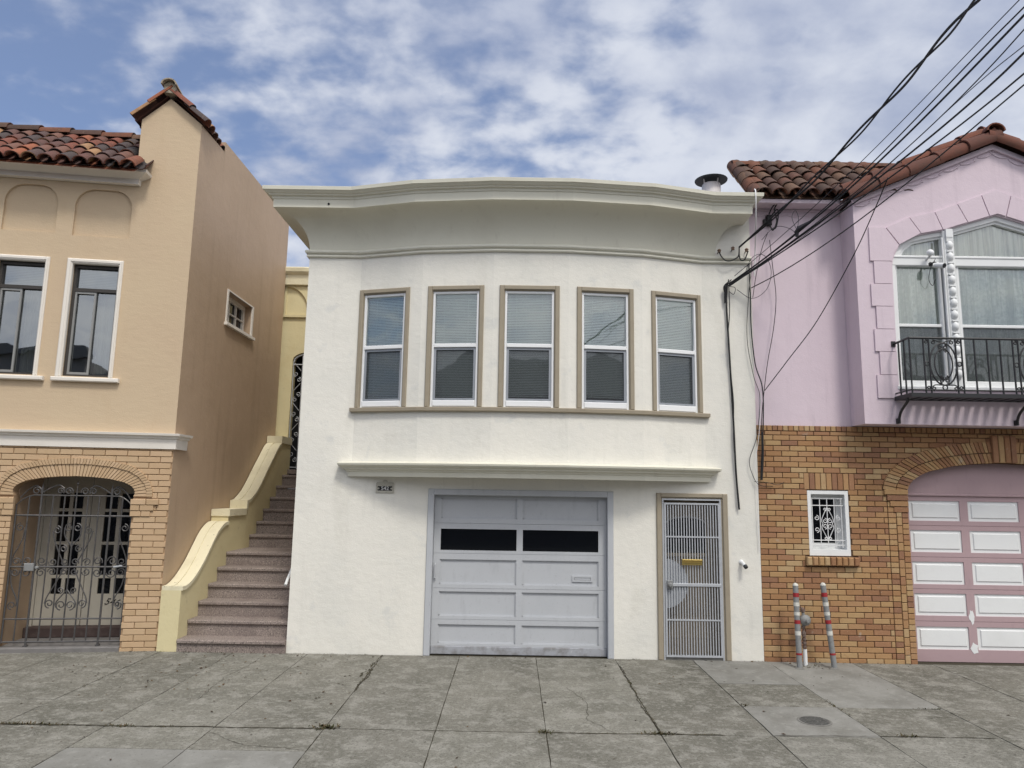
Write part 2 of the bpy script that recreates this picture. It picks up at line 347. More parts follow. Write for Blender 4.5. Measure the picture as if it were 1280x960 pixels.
        if smooth:
            me.polygons.foreach_set('use_smooth', [True] * len(me.polygons))
            try: me.set_sharp_from_angle(angle=R(40))
            except Exception: pass
        me.update()
        o = bpy.data.objects.new(name, me); COL.objects.link(o)
        if parent is not None: o.parent = parent
        OFF[o] = off
        return o

def thing(name, label, cat, loc=(0, 0, 0), rotz=0., group=None, local=False):
    o = bpy.data.objects.new(name, None); COL.objects.link(o); o.empty_display_size = .2
    o.location = loc; o.rotation_euler = (0, 0, rotz)
    o['label'] = label; o['category'] = cat
    if group: o['group'] = group
    OFF[o] = Vector((0, 0, 0)) if local else Vector(loc)
    return o
def tag(o, label, cat, group=None):
    o['label'] = label; o['category'] = cat
    if group: o['group'] = group
    return o
def struct(o): o['kind'] = 'structure'; return o
def stuff(o, label, cat): o['kind'] = 'stuff'; o['label'] = label; o['category'] = cat; return o
def W3(x, d, z): return (x, d, z)
def rect(x0, x1, z0, z1): return [(x0, z0), (x1, z0), (x1, z1), (x0, z1)]
def copy_child(o, parent, loc=None, rotz=None):
    c = o.copy(); COL.objects.link(c); c.parent = parent; OFF[c] = OFF[o]
    if loc is not None: c.location = loc
    if rotz is not None: c.rotation_euler = (0, 0, rotz)
    for ch in o.children:
        q = ch.copy(); COL.objects.link(q); q.parent = c; OFF[q] = OFF[ch]
    return c
def spiral(c, r0, r1, a0, turns, n=18):
    """in the x-z plane: from radius r0 at angle a0, winding in to r1"""
    return [(c[0] + (r0 + (r1 - r0) * t) * math.cos(a0 + turns * 2 * PI * t), c[1] + (r0 + (r1 - r0) * t) * math.sin(a0 + turns * 2 * PI * t)) for t in [i / n for i in range(n + 1)]]
def crom(P, n=8):
    """Catmull-Rom through points"""
    P = [Vector(p) for p in P]; out = []
    Q = [P[0] * 2 - P[1]] + P + [P[-1] * 2 - P[-2]]
    for i in range(1, len(Q) - 2):
        a, b, c, d = Q[i - 1:i + 3]
        for k in range(n):
            t = k / n
            out.append(.5 * (2 * b + (c - a) * t + (2 * a - 5 * b + 4 * c - d) * t * t + (3 * b - 3 * c + d - a) * t ** 3))
    out.append(P[-1]); return out
def text_mesh(body, name, size, M4, mat, parent, ext=.003, shear=0., bold=0.):
    cu = bpy.data.curves.new(name, 'FONT'); cu.body = body; cu.size = size; cu.extrude = ext; cu.align_x = 'CENTER'; cu.align_y = 'CENTER'; cu.shear = shear; cu.offset = bold
    t = bpy.data.objects.new(name, cu); COL.objects.link(t)
    dg = bpy.context.evaluated_depsgraph_get(); me = bpy.data.meshes.new_from_object(t.evaluated_get(dg))
    bpy.data.objects.remove(t); bpy.data.curves.remove(cu)
    off = OFF[parent]
    me.transform(Matrix.Translation(-off) @ M4); me.materials.clear(); me.materials.append(mat)
    o = bpy.data.objects.new(name, me); COL.objects.link(o); o.parent = parent; OFF[o] = off
    return o
FRONT = Matrix.Rotation(PI / 2, 4, 'X')      # text standing upright, facing -y

def inside(poly, x, z):
    r = False; n = len(poly)
    for i in range(n):
        (x0, z0), (x1, z1) = poly[i], poly[(i + 1) % n]
        if (z0 > z) != (z1 > z) and x < (x1 - x0) * (z - z0) / (z1 - z0) + x0: r = not r
    return r
def brick_rows(mb, x0, x1, z0, z1, bl, bh, j, y0, y1, holes, rnd=0.0, grow=0.0):
    """running-bond bricks as small solids; each brick is cut to the free spans of its course"""
    z = z0; row = 0
    while z < z1 - .01:
        za, zb = z, min(z + bh - j, z1)
        zm = (za + zb) / 2
        spans = [(x0, x1)]
        for h in holes:
            xs = sorted(v for v in (crossings(h, zm - bh * .3) + crossings(h, zm + bh * .3)))
            if len(xs) >= 2:
                a, b = xs[0], xs[-1]; ns = []
                for s, e in spans:
                    if b <= s or a >= e: ns.append((s, e)); continue
                    if a > s: ns.append((s, a))
                    if b < e: ns.append((b, e))
                spans = ns
        for s, e in spans:
            x = math.floor((s - x0) / bl) * bl + x0 - (bl / 2 if row % 2 else 0) + random.uniform(-.3, .3) * rnd
            while x < e:
                a, b = max(s, x), min(e, x + bl - j)
                if b - a > .025:
                    dy = random.uniform(-.0015, .0015); dz = random.uniform(-.001, .001)
                    mb.cbox(a, b, y0 + dy, y1, za + dz, zb + dz, .0035)
                x += bl
        z += bh; row += 1
def crossings(poly, z):
    o = []; n = len(poly)
    for i in range(n):
        (xa, za), (xb, zb) = poly[i], poly[(i + 1) % n]
        if (za > z) != (zb > z): o.append(xa + (xb - xa) * (z - za) / (zb - za))
    return o
def resample(P, n):
    L = [0.]
    for a, b in zip(P, P[1:]): L.append(L[-1] + math.dist(a, b))
    out = []
    for i in range(n + 1):
        t = L[-1] * i / n; k = 0
        while k < len(P) - 2 and L[k + 1] < t: k += 1
        f = (t - L[k]) / max(1e-9, L[k + 1] - L[k]); out.append(tuple(P[k][c] + (P[k + 1][c] - P[k][c]) * f for c in range(len(P[0]))))
    return out
def voussoirs(mb, inner, outer, n, y0, y1, gap=.008):
    A, B = resample(inner, n), resample(outer, n)
    for i in range(n):
        def sh(p, q): 
            d = math.dist(p, q); f = min(.3, gap / 2 / max(d, 1e-6)); return (p[0] + (q[0] - p[0]) * f, p[1] + (q[1] - p[1]) * f)
        q = [sh(A[i], A[i + 1]), sh(A[i + 1], A[i]), sh(B[i + 1], B[i]), sh(B[i], B[i + 1])]
        ar = sum(q[k][0] * q[(k + 1) % 4][1] - q[(k + 1) % 4][0] * q[k][1] for k in range(4))
        if ar < 0: q = q[::-1]
        mb.prism(q, y0 + random.uniform(-.002, .002), y1)
def lerp2(A, B, t): return [tuple(a[c] + (b[c] - a[c]) * t for c in range(2)) for a, b in zip(A, B)]

def barrel(mb, p, d, up, L, r0, r1, th=.014, n=8, concave=False):
    """one half-round tile: low end at p, running along d; r0 low-end radius, r1 far-end radius"""
    d = Vector(d).normalized(); up = Vector(up).normalized(); s = d.cross(up).normalized(); p = Vector(p)
    if concave: up = -up
    rings = []
    for (h, ra) in ((0, r0), (L, r1)):
        for k in (0, -th):
            rings.append([p + d * h + s * ((ra + k) * math.cos(PI * j / n)) + up * ((ra + k) * math.sin(PI * j / n) * .85) for j in range(n + 1)])
    m = n + 1; vs = [v for r_ in rings for v in r_]; fs = []
    for j in range(n):
        fs += [(j, j + 1, 2 * m + j + 1, 2 * m + j), (m + j, 3 * m + j, 3 * m + j + 1, m + j + 1), (j, m + j, m + j + 1, j + 1), (2 * m + j, 2 * m + j + 1, 3 * m + j + 1, 3 * m + j)]
    fs += [(0, 2 * m, 3 * m, m), (n, m + n, 3 * m + n, 2 * m + n)]
    mb.add(vs, fs)
def tile_field(mb, o, udir, sdir, cols, rows, pitch, exp, r, jit=.012, pans=True, rowjit=.01):
    """o = eave corner; u along the eave; s up the slope"""
    u = Vector(udir).normalized(); s = Vector(sdir).normalized(); up = u.cross(s).normalized()
    if up.z < 0: up = -up
    o = Vector(o)
    for c in range(cols):
        for k in range(rows):
            q = o + u * (c * pitch + random.uniform(-jit, jit)) + s * (k * exp + random.uniform(-rowjit, rowjit)) + up * (.03 + random.uniform(0, .008))
            sd = (s + u * random.uniform(-.03, .03) + up * -.045).normalized()
            barrel(mb, q + up * .02, sd, up, exp + .09, r, r * .82)
            if pans:
                q2 = o + u * ((c + .5) * pitch) + s * (k * exp + (.13 if k == 0 else .04)) + up * .05
                barrel(mb, q2, (s + up * -.03), up, exp + .07, r * .86, r * .7, concave=True)
MB.prismX = lambda s, loop, x0, x1: (lambda n: s.add([(x0, y, z) for y, z in loop] + [(x1, y, z) for y, z in loop],
    [tuple(range(n)), tuple(range(2 * n - 1, n - 1, -1))] + [(i, n + i, n + (i + 1) % n, (i + 1) % n) for i in range(n)]) or s)(len(loop))

# ================================================================== THE SETTING
def setting():
    s = MB(); s.add([(-500, -500, -.3), (500, -500, -.3), (500, 500, -.3), (-500, 500, -.3)], [(0, 1, 2, 3)])
    struct(s.build('ground', MAT['earth']))
    s = MB(); s.box(-60, 60, -15, -4.78, -.29, -.14); struct(s.build('road', MAT['asphalt']))
    s = MB(); s.box(-60, 60, -4.78, -4.62, -.29, .0); s.box(-60, 60, -15.16, -15, -.29, .0); struct(s.build('kerb', MAT['kerb'], bevel=.02))
    s = MB(); s.box(-60, 60, -18, -15.16, -.29, -.002); struct(s.build('far_sidewalk', MAT['kerb']))
    s = MB(); s.box(-60, 60, -4.62, .6, -.29, -.007); struct(s.build('sidewalk_bed', MAT['joint']))
    xs = [-5.43, -4.36, -3.46, -2.53, -1.59, -.633, .317, 1.30, 2.27, 3.20, 4.25, 5.25]
    x = xs[0]
    while x > -24: x -= .96; xs.insert(0, x)
    x = xs[-1]
    while x < 24: x += .98; xs.append(x)
    s = MB(); g = .0045
    def slab(x0, x1, y0, y1, m):
        s.mi = m; c = random.uniform(-.0015, .0015)
        # irregular, slightly worn edges
        def edge(p, q, k):
            return [(p[0] + (q[0] - p[0]) * t / k + random.uniform(-.003, .003), p[1] + (q[1] - p[1]) * t / k + random.uniform(-.003, .003)) for t in range(k)]
        k = 14 if abs((x0 + x1) / 2) < 7 else 1
        P = [(x0 + g, y0 + g), (x1 - g, y0 + g), (x1 - g, y1 - g), (x0 + g, y1 - g)]
        loop = sum((edge(P[i], P[(i + 1) % 4], k) for i in range(4)), [])
        n = len(loop); s.add([(a, b, c) for a, b in loop] + [(a, b, -.006) for a, b in loop], [tuple(range(n))] + [(i, n + i, n + (i + 1) % n, (i + 1) % n) for i in range(n)])
    for i, (a, b) in enumerate(zip(xs, xs[1:])):
        near = lambda v: abs(a - v) < .01
        if near(2.27): rows = [(-1.115, -.008, 1), (-1.95, -1.115, 0), (-2.83, -1.95, 1), (-4.62, -2.83, 0)]
        elif near(3.20): rows = [(-1.95, -.008, 1), (-2.80, -1.95, 0), (-4.62, -2.80, 0)]
        elif near(-3.46) or near(-2.53): rows = [(-2.86, -.008, 0), (-3.40, -2.86, 0), (-4.62, -3.40, 1)]
        elif near(-5.43): rows = [(-2.14, -.008, 0), (-2.86, -2.14, 0), (-4.62, -2.86, 0)]
        elif near(4.25): rows = [(-1.95, -.008, 0), (-2.78, -1.95, 0), (-4.62, -2.78, 0)]
        else: rows = [(-2.85, -.008, 0), (-4.62, -2.85, 0)]
        for y0, y1, m in rows: slab(a, b, y0, y1, m)
    struct(s.build('sidewalk', [MAT['concrete'], MAT['newconcrete']]))
    rnd = random.Random(21); cr = MB()
    def crack(P, w0, jag, z=.0022):
        Q = resample(P, max(6, int(sum(math.dist(a, b) for a, b in zip(P, P[1:])) / .035)))
        off = 0; L = []
        for i, (x, y) in enumerate(Q):
            off = off * .8 + rnd.uniform(-jag, jag); w = w0 * rnd.uniform(.25, 1.5)
            a = Q[max(0, i - 1)]; b = Q[min(len(Q) - 1, i + 1)]; d = Vector((b[0] - a[0], b[1] - a[1])).normalized(); nx = Vector((-d.y, d.x))
            L.append(((x + nx.x * (off + w), y + nx.y * (off + w), z), (x + nx.x * (off - w), y + nx.y * (off - w), z)))
        n = len(L); cr.add([p for q in L for p in q], [(2 * i, 2 * i + 1, 2 * i + 3, 2 * i + 2) for i in range(n - 1)])
    crack([(-1.59, -.02), (-1.62, -.5), (-1.57, -1.1), (-1.60, -1.7)], .009, .011); crack([(-1.6, -.75), (-1.66, -.95), (-1.64, -1.1)], .012, .012); crack([(1.30, -.4), (1.32, -1.1), (1.28, -1.9), (1.31, -2.8)], .006, .010); crack([(-4.9, -2.86), (-3.9, -2.875), (-2.4, -2.865), (-1.6, -2.85)], .012, .006)
    crack([(-1.55, -2.85), (-.3, -2.855), (.31, -2.85)], .004, .003); crack([(.33, -2.85), (1.3, -2.845), (1.85, -2.85)], .011, .005); crack([(2.28, -2.82), (3.2, -2.80), (4.2, -2.79)], .005, .004); crack([(-3.0, -.2), (-3.1, -1.2), (-3.0, -2.1)], .002, .012); crack([(.6, -1.4), (.75, -1.9), (.7, -2.5), (.9, -2.84)], .0022, .012); crack([(3.3, -2.1), (3.8, -2.3), (4.2, -2.2)], .002, .012); crack([(4.3, -.9), (4.9, -1.3), (5.2, -1.2)], .0025, .012); crack([(-2.5, -3.0), (-2.1, -3.3), (-1.6, -3.35)], .002, .012)
    struct(cr.build('sidewalk_cracks', MAT['joint']))
    # dirt and weeds caught in the joints, dead leaves
    rnd = random.Random(4)
    w = MB()
    def tuft(x, y, n, sp, h):
        for _ in range(n):
            px, py = x + rnd.gauss(0, sp[0]), y + rnd.gauss(0, sp[1]); a = rnd.uniform(0, 2 * PI); l = h * rnd.uniform(.5, 1.3)
            d = Vector((math.cos(a), math.sin(a), rnd.uniform(.1, 1.0))).normalized() * l; q = Vector((-math.sin(a), math.cos(a), 0)) * l * .16
            p = Vector((px, py, .001)); w.add([p - q, p + q, p + d * .6 + q * .8, p + d, p + d * .6 - q * .8], [(0, 1, 2, 3, 4)])
    for (x, y, n, sx, sy, h) in [(-1.59, -2.83, 120, .05, .03, .035), (-1.59, -1.0, 60, .008, .18, .02), (-1.6, -.6, 40, .03, .06, .02), (-4.3, -2.87, 150, .22, .012, .03), (-3.9, -2.87, 60, .2, .01, .02), (-3.3, -2.88, 50, .08, .015, .025),
                                 (-2.9, -2.88, 30, .06, .012, .02), (1.30, -2.83, 110, .06, .025, .03), (1.3, -1.3, 60, .01, .22, .02), (1.3, -2.2, 60, .01, .3, .018), (1.6, -2.84, 70, .18, .01, .016), (.9, -2.85, 60, .3, .01, .016), (.31, -2.85, 80, .04, .02, .025), (3.45, -2.79, 40, .05, .015, .03), (2.3, -1.93, 30, .02, .02, .025), (2.3, -2.0, 20, .12, .01, .015), (3.2, -1.9, 50, .012, .12, .02), (4.1, -1.95, 40, .07, .01, .02), (-4.37, -1.2, 50, .01, .3, .018), (-.66, -.02, 20, .1, .01, .02), (3.1, -.02, 20, .1, .01, .02), (-2.2, -.012, 26, .3, .006, .02), (-.9, -.012, 26, .3, .006, .018), (1.5, -.012, 20, .2, .006, .02), (4.0, -.012, 60, .5, .006, .02), (3.62, -.25, 40, .12, .05, .025), (-4.6, -.05, 30, .2, .01, .02), (-3.5, -.07, 26, .4, .006, .02)]:
        tuft(x, y, n, (sx, sy), h)
    stuff(w.build('weeds', MAT['weed']), 'dry weeds and dirt caught in the cracks of the sidewalk', 'weeds')
    l = MB()
    for _ in range(330):
        if rnd.random() < .5: x, y = rnd.uniform(-5, -1.6), -abs(rnd.gauss(0, 1.3)) - .1
        elif rnd.random() < .35: x, y = rnd.uniform(-5, 5), -abs(rnd.gauss(0, .05)) - .02
        else: x, y = rnd.uniform(-5, 5), rnd.uniform(-3.7, -.1)
        a = rnd.uniform(0, 2 * PI); sz = rnd.uniform(.006, .02) * (1.6 if rnd.random() < .12 else 1)
        c = Vector((x, y, .006)); u = Vector((math.cos(a), math.sin(a), rnd.uniform(-.2, .2))) * sz; v = Vector((-math.sin(a), math.cos(a), rnd.uniform(-.3, .3))) * sz * .5
        l.add([c - u, c - v, c + u, c + v + Vector((0, 0, sz * .3))], [(0, 1, 2, 3)])
    stuff(l.build('leaf_litter', MAT['leaf']), 'small dead leaves and crumbs scattered over the sidewalk', 'litter')
    t = thing('utility_cover', 'small round iron lid set in a pale square of the sidewalk', 'cover', (2.80, -2.40, 0))
    s = MB(); s.lathe([(.150, .0), (.152, .004), (.138, .006), (.134, .003)], (2.80, -2.40, .001), n=36); s.build('rim', MAT['kerb'], t)
    s = MB(); s.lathe([(.128, .0), (.128, .007), (.02, .0075)], (2.80, -2.40, .001), n=36)
    for k in range(5): s.box(2.80 - .09, 2.80 + .09, -2.40 - .085 + k * .04, -2.40 - .073 + k * .04, .008, .0115)
    s.build('lid', MAT['iron_cover'], t)
setting()

# ================================================================== CREAM HOUSE (middle)
BAY = [(-2.10, 0.0), (-1.235, -.24), (-.295, -.35), (.68, -.35), (1.65, -.24), (2.50, 0.0)]
XL, XR = -2.81, 3.165
def cream_house():
    H = thing('cream_house', 'cream stucco house with five bay windows above a grey garage door', 'house', (.18, 0, 0))
    s = MB()
    outer = [(XL, -.05), (-1.05, -.05), (-1.05, 2.02), (1.25, 2.02), (1.25, -.05), (1.87, -.05), (1.87, 2.03), (2.73, 2.03), (2.73, -.05), (XR, -.05), (XR, 5.9), (XL, 5.9)]
    s.panel(outer, [rect(-2.02, 2.42, 2.9, 4.85)], W3, .14)
    s.box(XL, XL + .14, .14, 12, -.05, 5.75); s.box(XR - .14, XR, .14, 12, -.05, 5.75); s.box(XL + .14, XR - .14, 11.86, 12, -.05, 5.75)
    # bay facets with their window openings
    cx = [-1.746, -.783, .175, 1.16, 2.12]
    wins = []
    for i in range(5):
        P, Q = Vector((*BAY[i], 0)), Vector((*BAY[i + 1], 0)); d = (Q - P); L = d.length; d.normalize(); nin = Vector((-d.y, d.x, 0))
        uc = (cx[i] - P.x) / d.x
        fn = lambda u, dd, z, P=P, d=d, nin=nin: tuple(P + d * u + nin * dd + Vector((0, 0, z)))
        s.panel(rect(0, L, 2.21, 5.235), [rect(uc - .327, uc + .327, 3.10, 4.635)], fn, .09)
        wins.append((P + d * uc, math.atan2(d.y, d.x)))
    # bay underside
    pts = [(x, y) for x, y in BAY]
    s.add([(x, y, 2.213) for x, y in pts], [tuple(range(len(pts)))])
    s.build('wall', MAT['cream'], H)
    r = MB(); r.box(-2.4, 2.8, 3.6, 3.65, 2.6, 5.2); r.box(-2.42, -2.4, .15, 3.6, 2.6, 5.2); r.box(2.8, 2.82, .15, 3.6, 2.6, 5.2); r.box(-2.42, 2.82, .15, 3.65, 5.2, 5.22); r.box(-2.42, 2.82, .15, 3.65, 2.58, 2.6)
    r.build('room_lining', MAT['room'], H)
    r = MB(); r.box(XL + .02, XR - .02, .1, 11.9, 5.62, 5.74); r.build('roof', MAT['roofing'], H)
    # coved cornice
    flat = [(XL, 3.6), (XL, 0)]
    top = flat + BAY + [(2.68, 0), (2.68, .14)]
    arc = [(.004 + .375 * (1 - math.cos(PI / 2 * t / 10)), 5.236 + .46 * math.sin(PI / 2 * t / 10)) for t in range(11)]
    c = MB(); c.sweep(top, [(-.03, 5.236)] + arc + [(.379, 5.74), (-.03, 5.74)])
    c.build('cove', MAT['cornice'], H, smooth=True)
    c = MB()
    c.sweep(top, [(-.05, 5.70), (.375, 5.692), (.400, 5.692), (.402, 5.80), (.412, 5.803), (.42, 5.83), (.45, 5.84), (.455, 5.855), (.475, 5.862), (.50, 5.885), (.515, 5.89), (.52, 5.935), (.50, 5.945), (-.05, 5.955)])
    c.build('cornice', MAT['cornice'], H)
    p = at(411, 255, -.402); c = MB(); c.lathe([(.015, 0), (.015, .006), (.010, .008)], p, (0, -1, 0), 12); c.build('drain_hole', MAT['dark'], H)
    c = MB(); band = flat + BAY + [(XR, 0)]
    c.sweep(band, [(-.01, 5.135), (.028, 5.138), (.036, 5.15), (.030, 5.165), (.02, 5.17), (.02, 5.18), (.045, 5.19), (.055, 5.205), (.05, 5.225), (.035, 5.235), (-.01, 5.24)])
    c.build('frieze_moulding', MAT['creamtrim'], H)
    # continuous sill under the windows and the ledge below the bay
    E0, E1 = BAY[0], BAY[-1]
    sill = [(E0[0] - .005, .04)] + [(E0[0] - .005, -.01)] + BAY[1:-1] + [(E1[0] + .005, -.01), (E1[0] + .005, .04)]
    c = MB(); c.sweep(sill, [(-.02, 3.035), (.035, 3.035), (.052, 3.045), (.055, 3.085), (.05, 3.092), (-.02, 3.098)]); c.build('window_sill', MAT['taupe'], H)
    c = MB(); c.sweep(sill, [(-.02, 2.205), (.035, 2.205), (.04, 2.262), (.052, 2.268), (.06, 2.285), (.095, 2.30), (.10, 2.318), (.14, 2.335), (.155, 2.35), (.16, 2.372), (.14, 2.384), (-.02, 2.40)])
    c.build('ledge', MAT['cornice'], H)
    # ---- windows: one built at the house's base, four copies
    def window():
        t = MB()
        for x0, x1, z0, z1 in ((-.375, -.318, 0, 1.59), (.318, .375, 0, 1.59), (-.318, .318, 1.533, 1.59)): t.cbox(x0, x1, -.026, .02, z0, z1, .008)
        for x0, x1, z0, z1 in ((-.318, -.309, 0, 1.533), (.309, .318, 0, 1.533), (-.309, .309, 1.523, 1.533)): t.box(x0, x1, -.006, .03, z0, z1)
        base = H; k = len(t.v)
        w = loc(t, 'window', MAT['taupe'])
        f = MB()
        f.cbox(-.308, -.279, .008, .09, .0, 1.522, .004); f.cbox(.279, .308, .008, .09, .0, 1.522, .004); f.cbox(-.279, .279, .010, .09, 1.488, 1.522, .004)
        f.cbox(-.279, .279, -.004, .09, .008, .085, .008); f.cbox(-.279, .279, .004, .09, .775, .825, .006)
        loc(f, 'sash', MAT['vinyl'], w)
        g = MB()
        for a in ((-.279, -.248, .09, .77), (.248, .279, .09, .77), (-.248, .248, .745, .77), (-.248, .248, .09, .115)): g.box(a[0], a[1], .022, .04, a[2], a[3])
        for x in (-.15, .15): g.box(x - .018, x + .018, .012, .022, .092, .104)
        loc(g, 'screen_frame', MAT['screenframe'], w)
        g = MB(); g.add([(-.248, .034, .115), (.248, .034, .115), (.248, .034, .745), (-.248, .034, .745)], [(0, 1, 2, 3)]); loc(g, 'insect_screen', MAT['insect'], w)
        g = MB(); g.add([(-.279, .045, .825), (.279, .045, .825), (.279, .045, 1.488), (-.279, .045, 1.488)], [(0, 1, 2, 3)])
        g.add([(-.279, .066, .085), (.279, .066, .085), (.279, .066, .775), (-.279, .066, .775)], [(0, 1, 2, 3)]); loc(g, 'pane', MAT['glass'], w)
        b = MB(); z = .16
        while z < 1.505:
            b.add([(-.29, .098, z), (.29, .098, z), (.29, .111, z + .0200), (-.29, .111, z + .0200)], [(0, 1, 2, 3)]); z += .0215
        b.box(-.29, .29, .095, .12, .135, .152); b.box(-.29, .29, .095, .125, 1.49, 1.525)
        for x in (-.16, .16): b.box(x - .0015, x + .0015, .094, .097, .14, 1.48)
        loc(b, 'blind', MAT['blind'], w)
        return w
    def loc(mb, name, m, parent=None):
        """mesh in the window's own frame (origin = bottom centre of its casing)"""
        OFF['w'] = Vector((0, 0, 0)); o = mb.build(name, m); o.parent = parent if parent else H; OFF[o] = Vector((0, 0, 0)); return o
    w0 = window()
    for i, (p, a) in enumerate(wins):
        w = w0 if i == 0 else copy_child(w0, H)
        w.location = Vector((p.x, p.y, 3.097)) - OFF[H]; w.rotation_euler = (0, 0, a); w.scale.x = (.965, .99, 1.035, 1.0, .96)[i]
        for ch in w.children:
            if ch.name.startswith('blind'): ch.location.z = (.0, -.022, .012, .02, -.03)[i]; ch.rotation_euler.y = (.004, -.006, .0, .008, -.004)[i]
    # ---- garage
    f = MB()
    for a in ((-1.092, -1.015, 0, 2.063), (1.216, 1.292, 0, 2.063), (-1.015, 1.216, 1.986, 2.063)): f.cbox(a[0], a[1], -.022, .13, a[2], a[3], .006)
    f.build('garage_frame', MAT['garage'], H)
    d = MB(); cols = ((-.925, .055), (.135, 1.11)); rws = ((1.69, 1.945), (1.285, 1.555), (.86, 1.17), (.47, .77), (.135, .365))
    secs = ((1.629, 1.984), (1.248, 1.626), (.813, 1.245), (.429, .810), (.105, .426))
    for (z0, z1), (a, b) in zip(secs, rws):
        d.panel(rect(-1.012, 1.213, z0, z1), [rect(x0, x1, a, b) for x0, x1 in cols], lambda u, dd, z: (u, .085 + dd, z), .028)
    for k, (a, b) in enumerate(rws):
        if k == 1: continue
        for x0, x1 in cols:
            d.box(x0 - .01, x1 + .01, .108, .118, a - .01, b + .01)
            for e in ((x0, x1, a, a + .012), (x0, x1, b - .012, b), (x0, x0 + .012, a, b), (x1 - .012, x1, a, b)): d.box(e[0], e[1], .098, .109, e[2], e[3])
    d.box(-1.012, 1.213, .112, .14, .1, 1.984)
    D = d.build('garage_door', MAT['garage'], H)
    for x0, x1 in cols:
        g = MB(); g.box(x0 - .005, x1 + .005, .104, .109, 1.28, 1.56); g.build('window_pane', MAT['blackglass'], D)
    g = MB(); g.cbox(-1.012, 1.213, .070, .14, .004, .103, .006); g.build('bottom_rail', MAT['garagebase'], D)
    g = MB(); g.panel(rect(.775, 1.037, .913, .988), [rect(.80, 1.012, .934, .967)], lambda u, dd, z: (u, .092 + dd, z), .016); g.cbox(.802, 1.010, .098, .106, .936, .965, .004); g.build('mail_slot', MAT['garage'], D)
    g = MB(); g.tube([(-.984, .085, .925), (-.984, .055, .935), (-.984, .055, 1.105), (-.984, .085, 1.115)], .009, 8); g.box(-.995, -.973, .08, .088, .905, .94); g.box(-.995, -.973, .08, .088, 1.1, 1.135); g.build('handle', MAT['garage'], D)
    # ---- side door behind its security gate
    f = MB()
    for a in ((1.845, 1.902, 0, 2.057), (2.69, 2.757, 0, 2.057), (1.902, 2.69, 2.003, 2.057)): f.cbox(a[0], a[1], -.03, .1, a[2], a[3], .008)
    for a in ((1.902, 1.915, 0, 2.003), (2.675, 2.69, 0, 2.003), (1.915, 2.675, 1.99, 2.003)): f.box(a[0], a[1], -.008, .28, a[2], a[3])
    f.build('door_frame', MAT['taupe'], H)
    d = MB(); dc = 2.27
    arch = [(2.01, 1.285), (2.53, 1.285), (2.53, 1.665)] + [(2.27 + .26 * math.cos(PI * t / 12), 1.665 + .085 * math.sin(PI * t / 12)) for t in range(1, 12)] + [(2.01, 1.665)]
    d.panel(rect(1.915, 2.675, .03, 1.99), [arch], lambda u, dd, z: (u, .22 + dd, z), .04); d.box(1.99, 2.55, .19, .235, 1.245, 1.28)
    d.box(1.96, 2.63, .212, .225, .9, .93); d.box(1.96, 2.63, .212, .225, .22, .25)
    D = d.build('front_door', MAT['doorbrown'], H)
    g = MB(); g.box(2.0, 2.54, .25, .256, 1.27, 1.76); g.build('window_pane', MAT['blackglass'], D)
    g = MB(); g.tube([(2.27 + .26 * math.cos(PI * t / 12), .222, 1.665 + .085 * math.sin(PI * t / 12)) for t in range(13)], .011, 6); g.build('arch_rim', MAT['alu'], D)
    g = MB()
    for a in ((1.917, 1.937, .0, 1.988), (2.655, 2.673, .0, 1.988), (1.937, 2.655, 1.968, 1.988)): g.box(a[0], a[1], -.012, .02, a[2], a[3])
    for a in ((1.943, 1.965, .035, 1.935), (2.63, 2.652, .035, 1.935), (1.965, 2.63, 1.913, 1.935), (1.965, 2.63, .035, .057), (1.965, 2.63, 1.497, 1.515), (1.965, 2.63, .474, .49)): g.box(a[0], a[1], -.020, .008, a[2], a[3])
    g.cbox(1.965, 2.652, -.026, .004, .893, .930, .003)
    n = 19
    for k in range(n):
        x = 1.965 + (k + .75) * (2.63 - 1.965) / (n + .5); g.box(x - .006, x + .006, -.012, .0, .05, 1.92)
    G = g.build('security_gate', MAT['alu'], H)
    g = MB(); g.prism([(1.945, .618)] + [(1.945 + .295 * math.sin(PI * t / 16), .925 - .307 * math.cos(PI * t / 16)) for t in range(1, 16)] + [(1.945, 1.232)], .010, .014); g.build('lock_plate', MAT['screenframe' if 0 else 'alu'], G)
    g = MB(); g.cbox(1.962, 2.035, -.045, .0, .865, .965, .006); g.lathe([(.028, 0), (.028, .02), (.018, .03)], (1.998, -.045, .913), (0, -1, 0), 14); g.build('lock', MAT['pipegrey'], G)
    g = MB(); g.cbox(2.155, 2.412, -.045, -.02, 1.159, 1.229, .005); g.cbox(2.168, 2.4, -.052, -.045, 1.168, 1.20, .003); g.cbox(2.16, 2.408, -.06, -.045, 1.212, 1.226, .004); g.build('mail_slot', MAT['brass'], G)
    g = MB(); g.box(1.87, 2.73, .0, .3, -.02, .028); g.build('threshold', MAT['kerb'], H)
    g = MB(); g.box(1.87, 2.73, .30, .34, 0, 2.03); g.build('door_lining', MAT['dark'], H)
    # roof vent
    v = MB(); v.lathe([(.165, 0), (.165, .05), (.142, .06), (.142, 1.14), (.13, 1.16)], (3.0, 1.2, 5.65), n=24)
    for k in range(4):
        a = k * PI / 2 + .5; v.tube([(3.0 + .13 * math.cos(a), 1.2 + .13 * math.sin(a), 6.75), (3.0 + .15 * math.cos(a), 1.2 + .15 * math.sin(a), 6.89)], .011, 5)
    V = v.build('roof_vent', MAT['ventwhite'], H, smooth=True)
    v = MB(); v.lathe([(.245, 0), (.25, .012), (.05, .085), (.01, .09)], (3.0, 1.2, 6.865), n=28); v.build('vent_cap', MAT['ventdark'], V, smooth=True)
    return H
cream_house()

